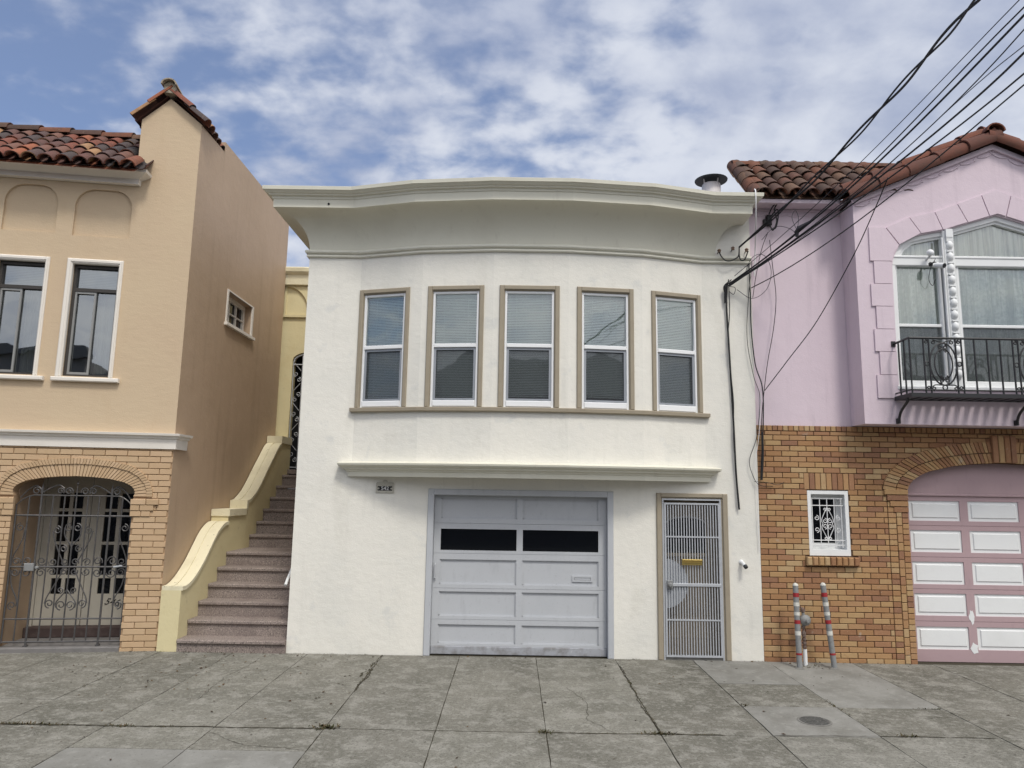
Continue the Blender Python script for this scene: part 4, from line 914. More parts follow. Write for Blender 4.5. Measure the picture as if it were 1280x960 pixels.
# ================================================================== PINK HOUSE (right)
def pink_house():
    H = thing('pink_house', 'pink stucco house over orange brick with a balcony window and panelled garage', 'house', (5.5, 0, 0))
    XC, XE = 6.31, 9.6
    PX0 = XR + .004
    mir = lambda x: 2 * XC - x
    # upper walls: recessed left part and the projecting gabled bay
    s = MB()
    s.panel(rect(PX0, 4.43, 2.955, 6.2), [], lambda u, d, z: (u, .03 + d, z), .12)
    by = -.35; BL, BR = 4.42, mir(4.42)
    aL = [(4.87, 3.43), (4.89, 5.03), (4.905, 5.11), (4.93, 5.18), (5.01, 5.326), (5.137, 5.424), (5.30, 5.465), (5.555, 5.515)]
    win = [(4.87, 3.43), (mir(4.87), 3.43)] + [(mir(x), z) for x, z in aL[1:]] + [(XC, 5.745)] + aL[:0:-1]
    gab = [(BL, 2.96), (BR, 2.96), (BR, 5.91), (XC, 6.715), (BL, 5.91)]
    s.panel(gab, [win], lambda u, d, z: (u, by + d, z), .14)
    s.box(BL, BL + .12, by + .141, .4, 2.96, 5.9); s.box(BR - .12, BR, by + .141, .4, 2.96, 5.9); s.box(BL + .002, BR - .002, by + .02, .2, 2.962, 3.0)
    s.panel(rect(BR - .01, XE, 2.955, 6.2), [], lambda u, d, z: (u, .03 + d, z), .12)
    s.box(PX0, PX0 + .1, .16, 9, 2.9, 6.2); s.box(XE - .1, XE, .16, 9, 0, 6.2)
    s.build('wall', MAT['pink'], H)
    # moulded line and plaster swags
    s = MB(); s.box(PX0, 4.415, .012, .031, 5.905, 5.93)
    for sg in (1, -1):
        a, b = Vector((BL - .01 if sg > 0 else BR + .01, 0, 5.895)), Vector((XC, 0, 6.70)); d = (b - a)
        n = Vector((-d.z, 0, d.x)).normalized() * (1 if sg > 0 else -1)
        q = [a + n * .02, b + Vector((0, 0, .022)), b - Vector((0, 0, .05)), a - n * .045]
        q = [(p.x, p.z) for p in q]; s.prism(q if sg < 0 else q[::-1], by - .035, by + .002)
        for k in range(8):
            p, p2 = a + d * (k / 8 + .01), a + d * ((k + 1) / 8)
            arc = [(p + (p2 - p) * t / 6 - n * (.07 + .035 * math.sin(PI * t / 6))) for t in range(7)]
            s.tube([(v.x, by - .004, v.z) for v in arc], .009, 5)
            s.tube([(p2.x, by - .004, p2.z - .075), (p2.x + .004, by - .004, p2.z - .115)], .008, 5)
    for k in range(5):
        x = PX0 + .02 + k * .245; s.tube([(x + .245 * t / 6, .027, 5.86 - .03 * math.sin(PI * t / 6)) for t in range(7)], .008, 5)
    s.build('plaster_swags', MAT['pink'], H)
    # stone-like surround blocks
    s = MB()
    qs = [(3.29, 3.585, 4.60), (3.592, 3.885, 4.65), (3.892, 4.18, 4.60), (4.187, 4.48, 4.64), (4.487, 4.78, 4.59), (4.787, 5.085, 4.645)]
    pls = [[(x, z0), (4.865, z0), (4.87, z1), (x, z1)] for z0, z1, x in qs]
    pls += [[(4.60, 5.092), (4.885, 5.092), (4.92, 5.2), (4.985, 5.31), (4.82, 5.545), (4.605, 5.545)]]
    O = [(4.835, 5.545), (5.14, 5.695), (5.49, 5.765), (5.795, 5.885), (6.115, 6.01)]; I = [(4.995, 5.318), (5.12, 5.425), (5.28, 5.473), (5.565, 5.527), (5.9, 5.63), (6.2, 5.72)]
    O = [(4.83, 5.545), (5.145, 5.69), (5.485, 5.77), (5.79, 5.885), (6.115, 6.01), (6.22, 6.05)]; I = [(4.99, 5.315), (5.285, 5.475), (5.58, 5.535), (5.91, 5.635), (6.215, 5.725)]
    st = [(4.83, 5.545, 4.99, 5.32), (5.145, 5.69, 5.285, 5.475), (5.485, 5.768, 5.575, 5.532), (5.79, 5.885, 5.91, 5.635), (6.115, 6.01, 6.2, 5.725)]
    for (a, b) in zip(st, st[1:]): 
        g_ = .006; pls.append([(a[2] + g_, a[3]), (b[2] - g_, b[3]), (b[0] - g_, b[1]), (a[0] + g_, a[1])])
    pls.append([(6.207, 5.727), (XC, 5.76), (mir(6.207), 5.727), (mir(6.122), 6.01), (XC, 6.085), (6.122, 6.01)])
    for p in pls[:-1]:
        s.prism(p, by - .02, by + .002); s.prism([(mir(x), z) for x, z in p][::-1], by - .02, by + .002)
    s.prism(pls[-1], by - .021, by + .002)
    s.build('window_surround', MAT['pink'], H)
    # ---- big arched window
    def off(poly, k):   # shrink the opening towards its middle
        cx_, cz = XC, 4.5; return [(cx_ + (x - cx_) * (1 - k / 1.44), cz + (z - cz) * (1 - k / 1.07)) for x, z in poly]
    fr = MB(); win2 = off(win, .055)
    fr.panel(win, [win2], lambda u, d, z: (u, by + .035 + d, z), .06); fr.panel(off(win, .05), [off(win, .085)], lambda u, d, z: (u, by + .06 + d, z), .05)
    WF = fr.build('arched_window', MAT['white'], H)
    f = MB()
    for x0, x1 in ((4.90, 5.575), (5.71, mir(5.71)), (mir(5.575), mir(4.90))):
        f.cbox(x0, x1, by + .03, by + .12, 5.045, 5.165, .012); f.cbox(x0, x1, by + .02, by + .06, 5.15, 5.185, .008)
        f.cbox(x0 + .02, x1 - .02, by + .06, by + .12, 4.235, 4.275, .006); f.cbox(x0, x1, by + .05, by + .12, 3.44, 3.53, .008)
    for x in (4.925, 5.515, 5.745, mir(5.745) - .04, mir(5.515) - .04, mir(4.925) - .04): f.cbox(x, x + .04, by + .055, by + .12, 3.5, 5.05, .006)
    f.build('sash', MAT['white'], WF)
    f = MB(); f.cbox(4.85, mir(4.85), by - .03, by + .05, 3.40, 3.45, .01); f.build('sill', MAT['white'], WF)
    g = MB(); pl = off(win, .07); g.add([(x, by + .10, z) for x, z in pl], [tuple(range(len(pl)))]); g.build('pane', MAT['glass'], WF)
    g = MB(); g.add([(x, by + .075, z) for x, z in rect(4.95, 5.53, 3.52, 4.24)], [(0, 1, 2, 3)]); g.add([(x, by + .075, z) for x, z in rect(5.77, mir(5.77), 3.52, 4.24)], [(0, 1, 2, 3)]); g.add([(x, by + .075, z) for x, z in rect(mir(5.53), mir(4.95), 3.52, 4.24)], [(0, 1, 2, 3)]); g.build('insect_screen', MAT['insect'], WF)
    for nm, zz, mt, fq in (('lace_curtain', (3.45, 5.1), MAT['lace'], 1.0), ('top_curtain', (5.12, 5.75), MAT['plaincurtain'], 1.6)):
        g = MB(); n = 220
        P = [(4.88 + 2.86 * k / n, by + .135 + .014 * math.sin(k * .55 * fq) + .012 * math.sin(k * .23 * fq + 1) + .006 * math.sin(k * 1.3 * fq)) for k in range(n + 1)]
        g.add([(x, y, z) for z in zz for x, y in P], [(k, k + 1, n + 2 + k, n + 1 + k) for k in range(n)]); g.build(nm, mt, WF, smooth=True)
    g = MB(); g.box(4.6, 8.0, .35, .38, 3.2, 5.9); g.build('dark_lining', MAT['dark'], WF)
    for xa, xb in ((5.573, 5.713), (mir(5.713), mir(5.573))):
        p = MB(); p.cbox(xa, xb, by - .01, by + .10, 3.45, 5.52, .012); xm = (xa + xb) / 2
        p.tube([(xa - .02, by - .012, 3.45), (xa - .02, by - .012, 5.42)], .012, 6); p.box(xm - .045, xm + .045, by - .04, by, 5.42, 5.53)
        z = 3.55
        while z < 5.36:
            p.lathe([(.016, 0), (.036, .02), (.046, .055), (.038, .095), (.018, .118)], (xm, by - .012, z), n=12); p.box(xm - .042, xm + .042, by - .034, by, z + .123, z + .142); z += .155
        for zz in (5.36, 5.40): p.box(xm - .042, xm + .042, by - .034, by, zz, zz + .02)
        p.build('beaded_mullion', MAT['white'], WF, smooth=True)
    # ---- balcony
    y0, y1 = -.75, -.372; xa, xb = 4.82, mir(4.82)
    b = MB()
    for z, r_ in ((3.985, .015), ): b.tube([(xa + .012, y1 + .01, z), (xa, y0, z), (xb, y0, z), (xb - .012, y1 + .01, z)], r_, 6)
    b.tube([(xa, y1, 3.345), (xa, y0, 3.345), (xb, y0, 3.345), (xb, y1, 3.345)], .009, 6)
    b.box(xa - .02, xa + .03, y1 - .012, y1 + .02, 3.95, 4.02); b.box(xb - .03, xb + .02, y1 - .012, y1 + .02, 3.95, 4.02)
    for x in (xa, xb):
        for y in (y0, y0 + .125, y0 + .25): b.tube([(x, y, 3.3), (x, y, 3.985)], .0115, 6)
    med = [4.99, 6.08, 7.17]; bars = [5.61, 5.768, 5.925, 6.70, 6.858, 7.015]
    for x in bars: b.tube([(x, y0, 3.3), (x, y0, 3.985)], .0115, 6)
    for m in med:
        for x in (m, m + .066, m + .392, m + .463): b.tube([(x, y0, 3.3), (x, y0, 3.985)], .0115, 6)
    BA = b.build('balcony', MAT['blackiron'], H)
    for m in med:
        b = MB(); cx_ = m + .232
        for rx, rz, r_ in ((.163, .262, .010), (.108, .19, .0085)): b.tube([(cx_ + rx * math.cos(2 * PI * k / 28), y0, 3.665 + rz * math.sin(2 * PI * k / 28)) for k in range(28)], r_, 5, closed=True)
        for x in (m + .033, m + .427): b.tube([(x + .026 * math.cos(2 * PI * k / 14), y0, 3.665 + .026 * math.sin(2 * PI * k / 14)) for k in range(14)], .008, 5, closed=True)
        b.tube([(cx_ + .028 * math.cos(2 * PI * k / 14), y0, 3.375 + .028 * math.sin(2 * PI * k / 14)) for k in range(14)], .008, 5, closed=True)
        for sg in (1, -1):
            scrolls(b, y0, [(cx_ + sg * .028, 3.875, .028, PI / 2, -1.2 * sg), (cx_ + sg * .028, 3.835, .024, -PI / 2, 1.2 * sg), (cx_ + sg * .03, 3.455, .028, -PI / 2, 1.2 * sg), (cx_ + sg * .028, 3.495, .024, PI / 2, -1.2 * sg), (cx_ + sg * .115, 3.935, .028, PI / 2, 1.2 * sg), (cx_ + sg * .2, 3.94, .025, PI / 2, 1.2 * sg), (cx_ + sg * .13, 3.36, .026, -PI / 2, 1.2 * sg), (cx_ + sg * .2, 3.37, .025, -PI / 2, -1.2 * sg)], .0075)
            cs(b, y0, [(cx_ + sg * .115, 3.963), (cx_ + sg * .05, 3.945), (cx_, 3.93)], .0075); cs(b, y0, [(cx_ + sg * .15, 3.385), (cx_ + sg * .12, 3.405), (cx_ + sg * .05, 3.405), (cx_, 3.40)], .0075)
        b.build('medallion', MAT['blackiron'], BA)
    b = MB(); b.box(xa - .02, xb + .02, y0 - .015, y0 + .012, 3.255, 3.305); b.box(xa - .02, xa + .012, y0 + .012, y1, 3.255, 3.305); b.box(xb - .012, xb + .02, y0 + .012, y1, 3.255, 3.305); b.box(xa, xb, y1 - .02, y1, 3.258, 3.302)
    x = xa + .04
    while x < xb - .05: b.box(x, x + .062, y0 + .012, y1 - .02, 3.262, 3.298); x += .123
    b.build('balcony_floor', MAT['blackiron'], BA)
    for x in (4.83, XC + .0, mir(4.83)):
        b = MB(); P = [(x, y0 + .10, 3.255), (x, y0 + .15, 3.21), (x, y1 - .09, 3.12), (x, y1 - .03, 3.04), (x, y1 - .012, 2.965)]
        b.tube(crom(P, 5), .017, 8); b.lathe([(.028, 0), (.028, .03)], (x, y0 + .13, 3.225), n=8); b.box(x - .02, x + .02, y1 - .02, y1 + .02, 2.965, 3.03); b.build('bracket', MAT['blackiron'], BA, smooth=True)
    # ---- roofs
    s = MB(); sd = Vector((0, math.cos(R(41)), math.sin(R(41))))
    tile_field(s, (3.27, -.27, 5.975), (1, 0, 0), sd, 10, 5, .212, .27, .105, .016)
    e0 = Vector((0, -.27, 5.99)); e1 = e0 + sd * 1.33
    s.add([(PX0 - .06, e0.y + .05, e0.z), (5.2, e0.y + .05, e0.z), (5.2, e1.y, e1.z), (PX0 - .06, e1.y, e1.z)], [(0, 1, 2, 3)])
    for k in range(5): barrel(s, Vector((PX0 + .04, -.27, 6.01)) + sd * (.265 * k), sd, (-1, -.3, .6), .36, .10, .085)
    s.build('tiled_roof', MAT['tiledark'], H, smooth=True)
    s = MB()
    for k in range(6): barrel(s, (PX0 + .0 + k * .40, e1.y - .01, e1.z + .01), (1, 0, .02), (0, 0, 1), .44, .11, .095)
    s.build('ridge_tiles', MAT['tiledark'], H, smooth=True)
    s = MB(); s.box(PX0 + .01, 4.41, -.2, .1, 5.935, 5.985); s.build('eave_board', MAT['pink'], H)
    s = MB()
    for sg in (1, -1):
        a = Vector((BL - .12 if sg > 0 else BR + .12, 0, 5.915)); bb = Vector((XC, 0, 6.79)); d = (bb - a); L = d.length; d.normalize()
        n = int(L / .42)
        for row, (yy, dz) in enumerate(((by - .04, .03), (by + .10, .15), (by + .31, .17), (by + .52, .17))):
            for k in range(n):
                p = a + d * (L * k / n); barrel(s, (p.x, yy + random.uniform(-.008, .008), p.z + dz + random.uniform(-.008, .008)), d + Vector((0, random.uniform(-.015, .015), -.03)), (0, -.9 if row == 0 else 0, 1), L / n + .07, .125, .105, .018)
        s.add([(a.x, by - .02, a.z + .02), (bb.x, by - .02, bb.z + .03), (bb.x, 4, bb.z + .1), (a.x, 4, a.z + .1)], [(0, 1, 2, 3)])
    s.build('gable_roof', MAT['rake'], H, smooth=True)
    s = MB()
    for k in range(8): barrel(s, (XC, by - .14 + k * .42, 6.87), (0, 1, .01), (0, 0, 1), .46, .125, .11, .02)
    s.prism([(XC - .08, 6.78), (XC + .08, 6.78), (XC + .07, 6.86), (XC, 6.93), (XC - .07, 6.86)], by - .10, by + .1)
    s.build('ridge_cap', MAT['rake'], H, smooth=True)
    # ---- brick storey
    GC = 6.36
    arc_in = [(5.083, 2.10), (5.10, 2.18), (5.168, 2.27), (5.26, 2.33), (5.369, 2.381), (5.685, 2.456), (6.0, 2.492), (GC, 2.508)]
    arc_out = [(4.768, 2.15), (4.79, 2.26), (4.865, 2.373), (5.03, 2.52), (5.23, 2.611), (5.45, 2.685), (5.706, 2.736), (6.0, 2.772), (GC, 2.79)]
    gm = lambda P: P + [(2 * GC - x, z) for x, z in P[-2::-1]]
    AI, AO = gm(arc_in), gm(arc_out); gx0, gx1 = 5.083, 2 * GC - 5.083
    wx0, wx1, wz0, wz1 = 3.795, 4.32, 1.30, 2.12
    s = MB(); s.panel([(PX0, -.05), (gx0, -.05)] + AI + [(gx1, -.05), (XE, -.05), (XE, 2.95), (PX0, 2.95)], [rect(wx0, wx1, wz0, wz1)], lambda u, d, z: (u, .014 + d, z), .2)
    B = s.build('brick_wall', MAT['mortar'], H)
    s = MB()
    lint = rect(3.756, 4.412, 2.128, 2.343); sill = rect(3.735, 4.408, 1.17, 1.292)
    pil = rect(4.814, gx0 + .01, -.1, 2.16); pil2 = rect(gx1 - .01, 2 * GC - 4.814, -.1, 2.16); top = rect(PX0 - .1, XE + .1, 2.885, 3.1)
    I2, O2 = resample(AI, 60), resample(AO, 60); big = [(gx0, -.2), (gx1, -.2)] + lerp2(I2, O2, .8)[::-1]
    brick_rows(s, PX0, XE, -.015, 2.88, .2135, .0695, .0085, .0, .018, [rect(wx0 - .004, wx1 + .004, wz0, wz1), lint, sill, pil, pil2, big])
    # soldier courses
    x = PX0
    while x < XE: s.cbox(x, x + .0605, -.004, .018, 2.889, 2.955, .0035); x += .0695
    for k in range(9): s.cbox(3.758 + k * .0728, 3.758 + k * .0728 + .065, -.003, .018, 2.133, 2.340, .0035)
    for k in range(9): s.cbox(3.737 + k * .0748, 3.737 + k * .0748 + .066, -.06, .018, 1.178, 1.285, .012)
    for x in (): pass
    # garage pilasters: header, narrow soldier strip, header
    z = -.015; r_ = 0
    while z < 2.08:
        for a, b_ in ((gx0 - .085, gx0 - .004), (gx0 - .262, gx0 - .165)):
            s.cbox(a, b_, -.004, .018, z, z + .061, .0035); s.cbox(2 * GC - b_, 2 * GC - a, -.004, .018, z, z + .061, .0035)
        z += .0695
    z = .0
    while z < 1.9:
        s.cbox(gx0 - .157, gx0 - .093, -.008, .018, z, z + .098, .0035); s.cbox(2 * GC - gx0 + .093, 2 * GC - gx0 + .157, -.008, .018, z, z + .098, .0035); z += .106
    for k, (a, z0, z1) in enumerate(((-.305, 2.085, 2.148), (-.27, 2.01, 2.075), (-.235, 1.935, 2.0), (-.19, 1.86, 1.925))):
        s.cbox(gx0 + a, gx0 - .002, -.03 + k * .005, .018, z0, z1, .004); s.cbox(2 * GC - gx0 + .002, 2 * GC - gx0 - a, -.03 + k * .005, .018, z0, z1, .004)
    s.build('bricks', MAT['brick'], B)
    s = MB(); voussoirs(s, AI, lerp2(resample(AI, 40), resample(AO, 40), .47), 62, -.012, .02, .009) if 0 else None
    I2, O2 = resample(AI, 60), resample(AO, 60)
    voussoirs(s, lerp2(I2, O2, .02), lerp2(I2, O2, .47), 58, -.014, .02, .010); voussoirs(s, lerp2(I2, O2, .51), O2, 66, -.022, .02, .010)
    for k in range(4): s.cbox(GC - .155 + k * .0785, GC - .155 + k * .0785 + .07, -.05, .02, 2.512, 2.86, .006)
    s.build('brick_arch', MAT['brick'], B)
    # ---- small grilled window
    w = MB(); w.panel(rect(wx0, wx1, wz0, wz1), [rect(wx0 + .045, wx1 - .045, wz0 + .075, wz1 - .045)], lambda u, d, z: (u, .006 + d, z), .05)
    w.panel(rect(wx0 + .04, wx1 - .04, wz0 + .07, wz1 - .04), [rect(wx0 + .085, wx1 - .105, wz0 + .15, wz1 - .11)], lambda u, d, z: (u, .15 + d, z), .04)
    for e in ((wx0, wx0 + .046, wz0, wz1), (wx1 - .046, wx1, wz0, wz1), (wx0 + .046, wx1 - .046, wz1 - .046, wz1), (wx0 + .046, wx1 - .046, wz0, wz0 + .076)): w.box(e[0], e[1], .056, .2, e[2], e[3])
    SW = w.build('small_window', MAT['white'], H)
    w = MB(); w.box(wx0 + .05, wx1 - .05, .185, .19, wz0 + .1, wz1 - .06); w.build('pane', MAT['blackglass'], SW)
    w = MB(); y = .045
    for z in (wz0 + .19, wz1 - .19, wz1 - .10, wz0 + .13): w.tube([(wx0 + .06, y, z), (wx1 - .055, y, z)], .0065, 6)
    for x in (3.865, 3.965, 4.058, 4.15, 4.24): w.tube([(x, y, wz0 + .10), (x, y, wz1 - .09)], .006, 6)
    for sg in (1, -1):
        cx_ = 4.058
        scrolls(w, y, [(cx_ + sg * .035, 1.735, .034, PI / 2, 1.2 * sg), (cx_ + sg * .035, 1.665, .034, -PI / 2, -1.2 * sg), (cx_ + sg * .14, 1.77, .034, PI / 2, 1.2 * sg), (cx_ + sg * .14, 1.62, .034, -PI / 2, -1.2 * sg), (cx_ + sg * .03, 1.88, .022, -PI / 2, -1.2 * sg), (cx_ + sg * .03, 1.515, .022, PI / 2, 1.2 * sg)], .005)
        cs(w, y, [(cx_ + sg * .005, 1.90), (cx_ + sg * .055, 1.80), (cx_ + sg * .075, 1.74), (cx_ + sg * .06, 1.70)], .005); cs(w, y, [(cx_ + sg * .06, 1.70), (cx_ + sg * .075, 1.65), (cx_ + sg * .055, 1.60), (cx_ + sg * .005, 1.50)], .005)
    w.build('window_grille', MAT['whiteiron'], SW)
    # ---- garage door
    d = MB(); cols = [(5.172, 5.835), (5.94, 6.60), (6.705, 7.365)]; rws = ((1.755, 2.012), (1.355, 1.635), (.952, 1.235), (.562, .838), (.148, .428))
    cols = [(5.172, 5.835), (5.94, 6.602), (6.707, 7.37)]
    for k, (a, b_) in enumerate(rws):
        z1 = 2.09 if k == 0 else (rws[k - 1][0] + b_) / 2 - .002; z0 = .0 if k == 4 else (a + rws[k + 1][1]) / 2 + .002
        d.panel(rect(gx0 - .02, gx1 + .02, z0, z1), [rect(x0, x1, a, b_) for x0, x1 in cols], lambda u, dd, z: (u, .15 + dd, z), .02)
    d.panel([(gx0 - .02, 2.094), (gx1 + .02, 2.094), (gx1 + .02, 2.56), (gx0 - .02, 2.56)], [], lambda u, dd, z: (u, .135 + dd, z), .04)
    d.cbox(gx0 - .02, gx1 + .02, .125, .15, 2.075, 2.105, .006)
    GD = d.build('garage_door', MAT['pinkpanel'], H)
    for a, b_ in rws:
        for x0, x1 in cols:
            p = MB(); p.box(x0 - .01, x1 + .01, .163, .172, a - .01, b_ + .01); p.cbox(x0 + .045, x1 - .03, .152, .17, a + .04, b_ - .035, .008)
            p.build('white_panel', MAT['white'], GD)
    rnd = random.Random(9); p = MB()
    for (cx_, cz, w_, h_) in ((5.885, .56, .035, .085), (5.895, .165, .045, .075)):
        L = [(cx_ + w_ * (1 + .35 * rnd.uniform(-1, 1)) * math.cos(2 * PI * k / 12), cz + h_ * (1 + .3 * rnd.uniform(-1, 1)) * math.sin(2 * PI * k / 12)) for k in range(12)]
        p.prism(L, .147, .1505)
    p.build('primer_patch', MAT['white'], GD)
    s = MB(); s.box(gx0 - .1, gx1 + .1, .19, .21, 0, 2.6); s.build('door_lining', MAT['dark'], H)
    s = MB(); s.add([(3.05, .5, 5.9), (3.26, .3, 5.96), (3.26, .8, 6.5), (3.05, .9, 6.35)], [(0, 1, 2, 3)]); s.build('flashing', MAT['alu'], H)
    s = MB(); s.add([(PX0, 1.0, 6.1), (XE, 1.0, 6.1), (XE, 9, 6.1), (PX0, 9, 6.1)], [(0, 1, 2, 3)]); s.build('flat_roof', MAT['roofing'], H)
pink_house()

def camera_and_lamp():
    t = thing('security_camera', 'small white bullet camera with a black lens beside the beaded window post', 'camera', (5.44, -.36, 5.0))
    s = MB(); s.tube([(5.405, -.43, 5.02), (5.455, -.53, 4.985)], .034, 14); s.build('housing', MAT['white'], t, smooth=True)
    s = MB(); s.tube([(5.452, -.524, 4.987), (5.459, -.538, 4.982)], .030, 14); s.build('lens', MAT['cable'], t)
    s = MB(); s.lathe([(.03, 0), (.03, .01)], (5.41, -.312, 5.07), (0, -1, 0), 12); s.tube([(5.41, -.32, 5.07), (5.41, -.40, 5.075), (5.418, -.455, 5.035)], .009, 6); s.tube(crom([(5.43, -.40, 5.12), (5.38, -.36, 5.0), (5.36, -.34, 4.85), (5.41, -.33, 4.78), (5.45, -.33, 4.86)], 6), .004, 5); s.build('bracket', MAT['cable'], t)
    t = thing('globe_lamp', 'round white globe lamp on the arched window transom', 'lamp', (5.36, -.3, 5.19))
    s = MB(); n = 10; s.lathe([(max(.002, .045 * math.sin(PI * k / n)), .045 - .045 * math.cos(PI * k / n)) for k in range(n + 1)], (5.355, -.42, 5.145), n=18); s.build('globe', MAT['vinyl'], t, smooth=True)
    s = MB(); s.tube([(5.36, -.31, 5.13), (5.358, -.40, 5.15)], .014, 8); s.build('stem', MAT['white'], t)
camera_and_lamp()

# ================================================================== bollards and standpipe
def bollards():
    def post(name_label, b, t_, L):
        T = thing('bollard', name_label, 'bollard', b, group='striped guard posts before the brick wall')
        b, t_ = Vector(b), Vector(t_); d = t_ - b
        s = MB(); s.tube([b, b + d * .985], .033, 18); P = s.build('post', MAT['pipegrey'], T, smooth=True)
        s = MB(); s.lathe([(.034, 0), (.034, .012), (.02, .03), (.004, .036)], b + d * .975, d, 18); s.build('cap', MAT['whitetape'], T, smooth=True)
        for mt, nm, bands in (('redtape', 'red_band', ((.84, .89), (.52, .565), (.155, .178))), ('whitetape', 'white_band', ((.73, .775), (.62, .66), (.385, .435)))):
            for f0, f1 in bands:
                s = MB(); s.tube([b + d * f0, b + d * f1], .0348, 18); s.build(nm, MAT[mt], T, smooth=True)
        s = MB(); s.lathe([(.06, 0), (.05, .006), (.036, .012)], b, n=14); s.build('base_grout', MAT['kerb'], T)
    post('straight grey guard post with red and white bands, nearest the cream house', (3.475, -.34, 0), (3.497, -.25, .975), 0)
    post('leaning grey guard post with red and white bands, nearest the pink garage', (3.905, -.31, 0), (3.835, -.25, .985), 1)
    t = thing('standpipe', 'rusty valve on a white pipe between two striped guard posts', 'standpipe', (3.605, -.18, 0))
    s = MB(); s.tube([(3.61, -.18, 0), (3.608, -.18, .19)], .024, 14); s.build('lower_pipe', MAT['white'], t, smooth=True)
    s = MB(); s.tube([(3.608, -.18, .19), (3.60, -.18, .48)], .016, 10)
    for z in (.2, .25, .30, .37, .44): s.lathe([(.026, 0), (.026, .025)], (3.607 - (z - .2) * .03, -.18, z), n=6)
    s.lathe([(.012, 0), (.024, .01), (.024, .04), (.012, .05)], (3.603, -.18, .33), n=8); s.build('upper_pipe', MAT['rust'], t)
    s = MB(); s.lathe([(.02, -.05), (.058, -.045), (.066, -.02), (.066, .02), (.05, .035), (.025, .05), (.02, .065)], (3.622, -.19, .535), (.15, -1, 0), 18); s.tube([(3.60, -.18, .46), (3.61, -.18, .53), (3.60, -.18, .67)], .019, 8); s.build('valve', MAT['pipegrey'], t, smooth=True)
    s = MB(); s.lathe([(.02, 0), (.028, .01), (.028, .04), (.012, .06)], (3.60, -.18, .625), n=10); s.tube([(3.56, -.19, .70), (3.60, -.18, .665), (3.63, -.17, .65)], .009, 6); s.build('valve_head', MAT['rust'], t)
bollards()

# ================================================================== overhead wires and wall cables
def px(x, y, Y): return at(x, y, Y)
def smooth_wire(P):
    import numpy as np
    A = np.array([tuple(p) for p in P]); L = np.concatenate([[0], np.cumsum(np.linalg.norm(np.diff(A, axis=0), axis=1))]); t = L / L[-1]
    w = np.ones(len(t)); w[0] = w[-1] = 12
    V = np.vander(t, 4); c = np.linalg.lstsq(V * w[:, None], A * w[:, None], rcond=None)[0]
    return [Vector(v) for v in np.vander(np.linspace(0, 1, 14), 4) @ c]
def wire(name, label, cat, pts, r, mat='cable', group=None, ext=None, n=8):
    P = [at(*p) for p in pts]
    if ext: P = smooth_wire(P)
    if ext:   # carry the wire on, out of the frame, to where its pole stands
        d = (P[0] - P[1]).normalized(); P.insert(0, P[0] + d * ext)
    s = MB(); s.tube(crom(P, n), r, 6)
    o = s.build(name, MAT[mat], smooth=True); tag(o, label, cat, group); return o
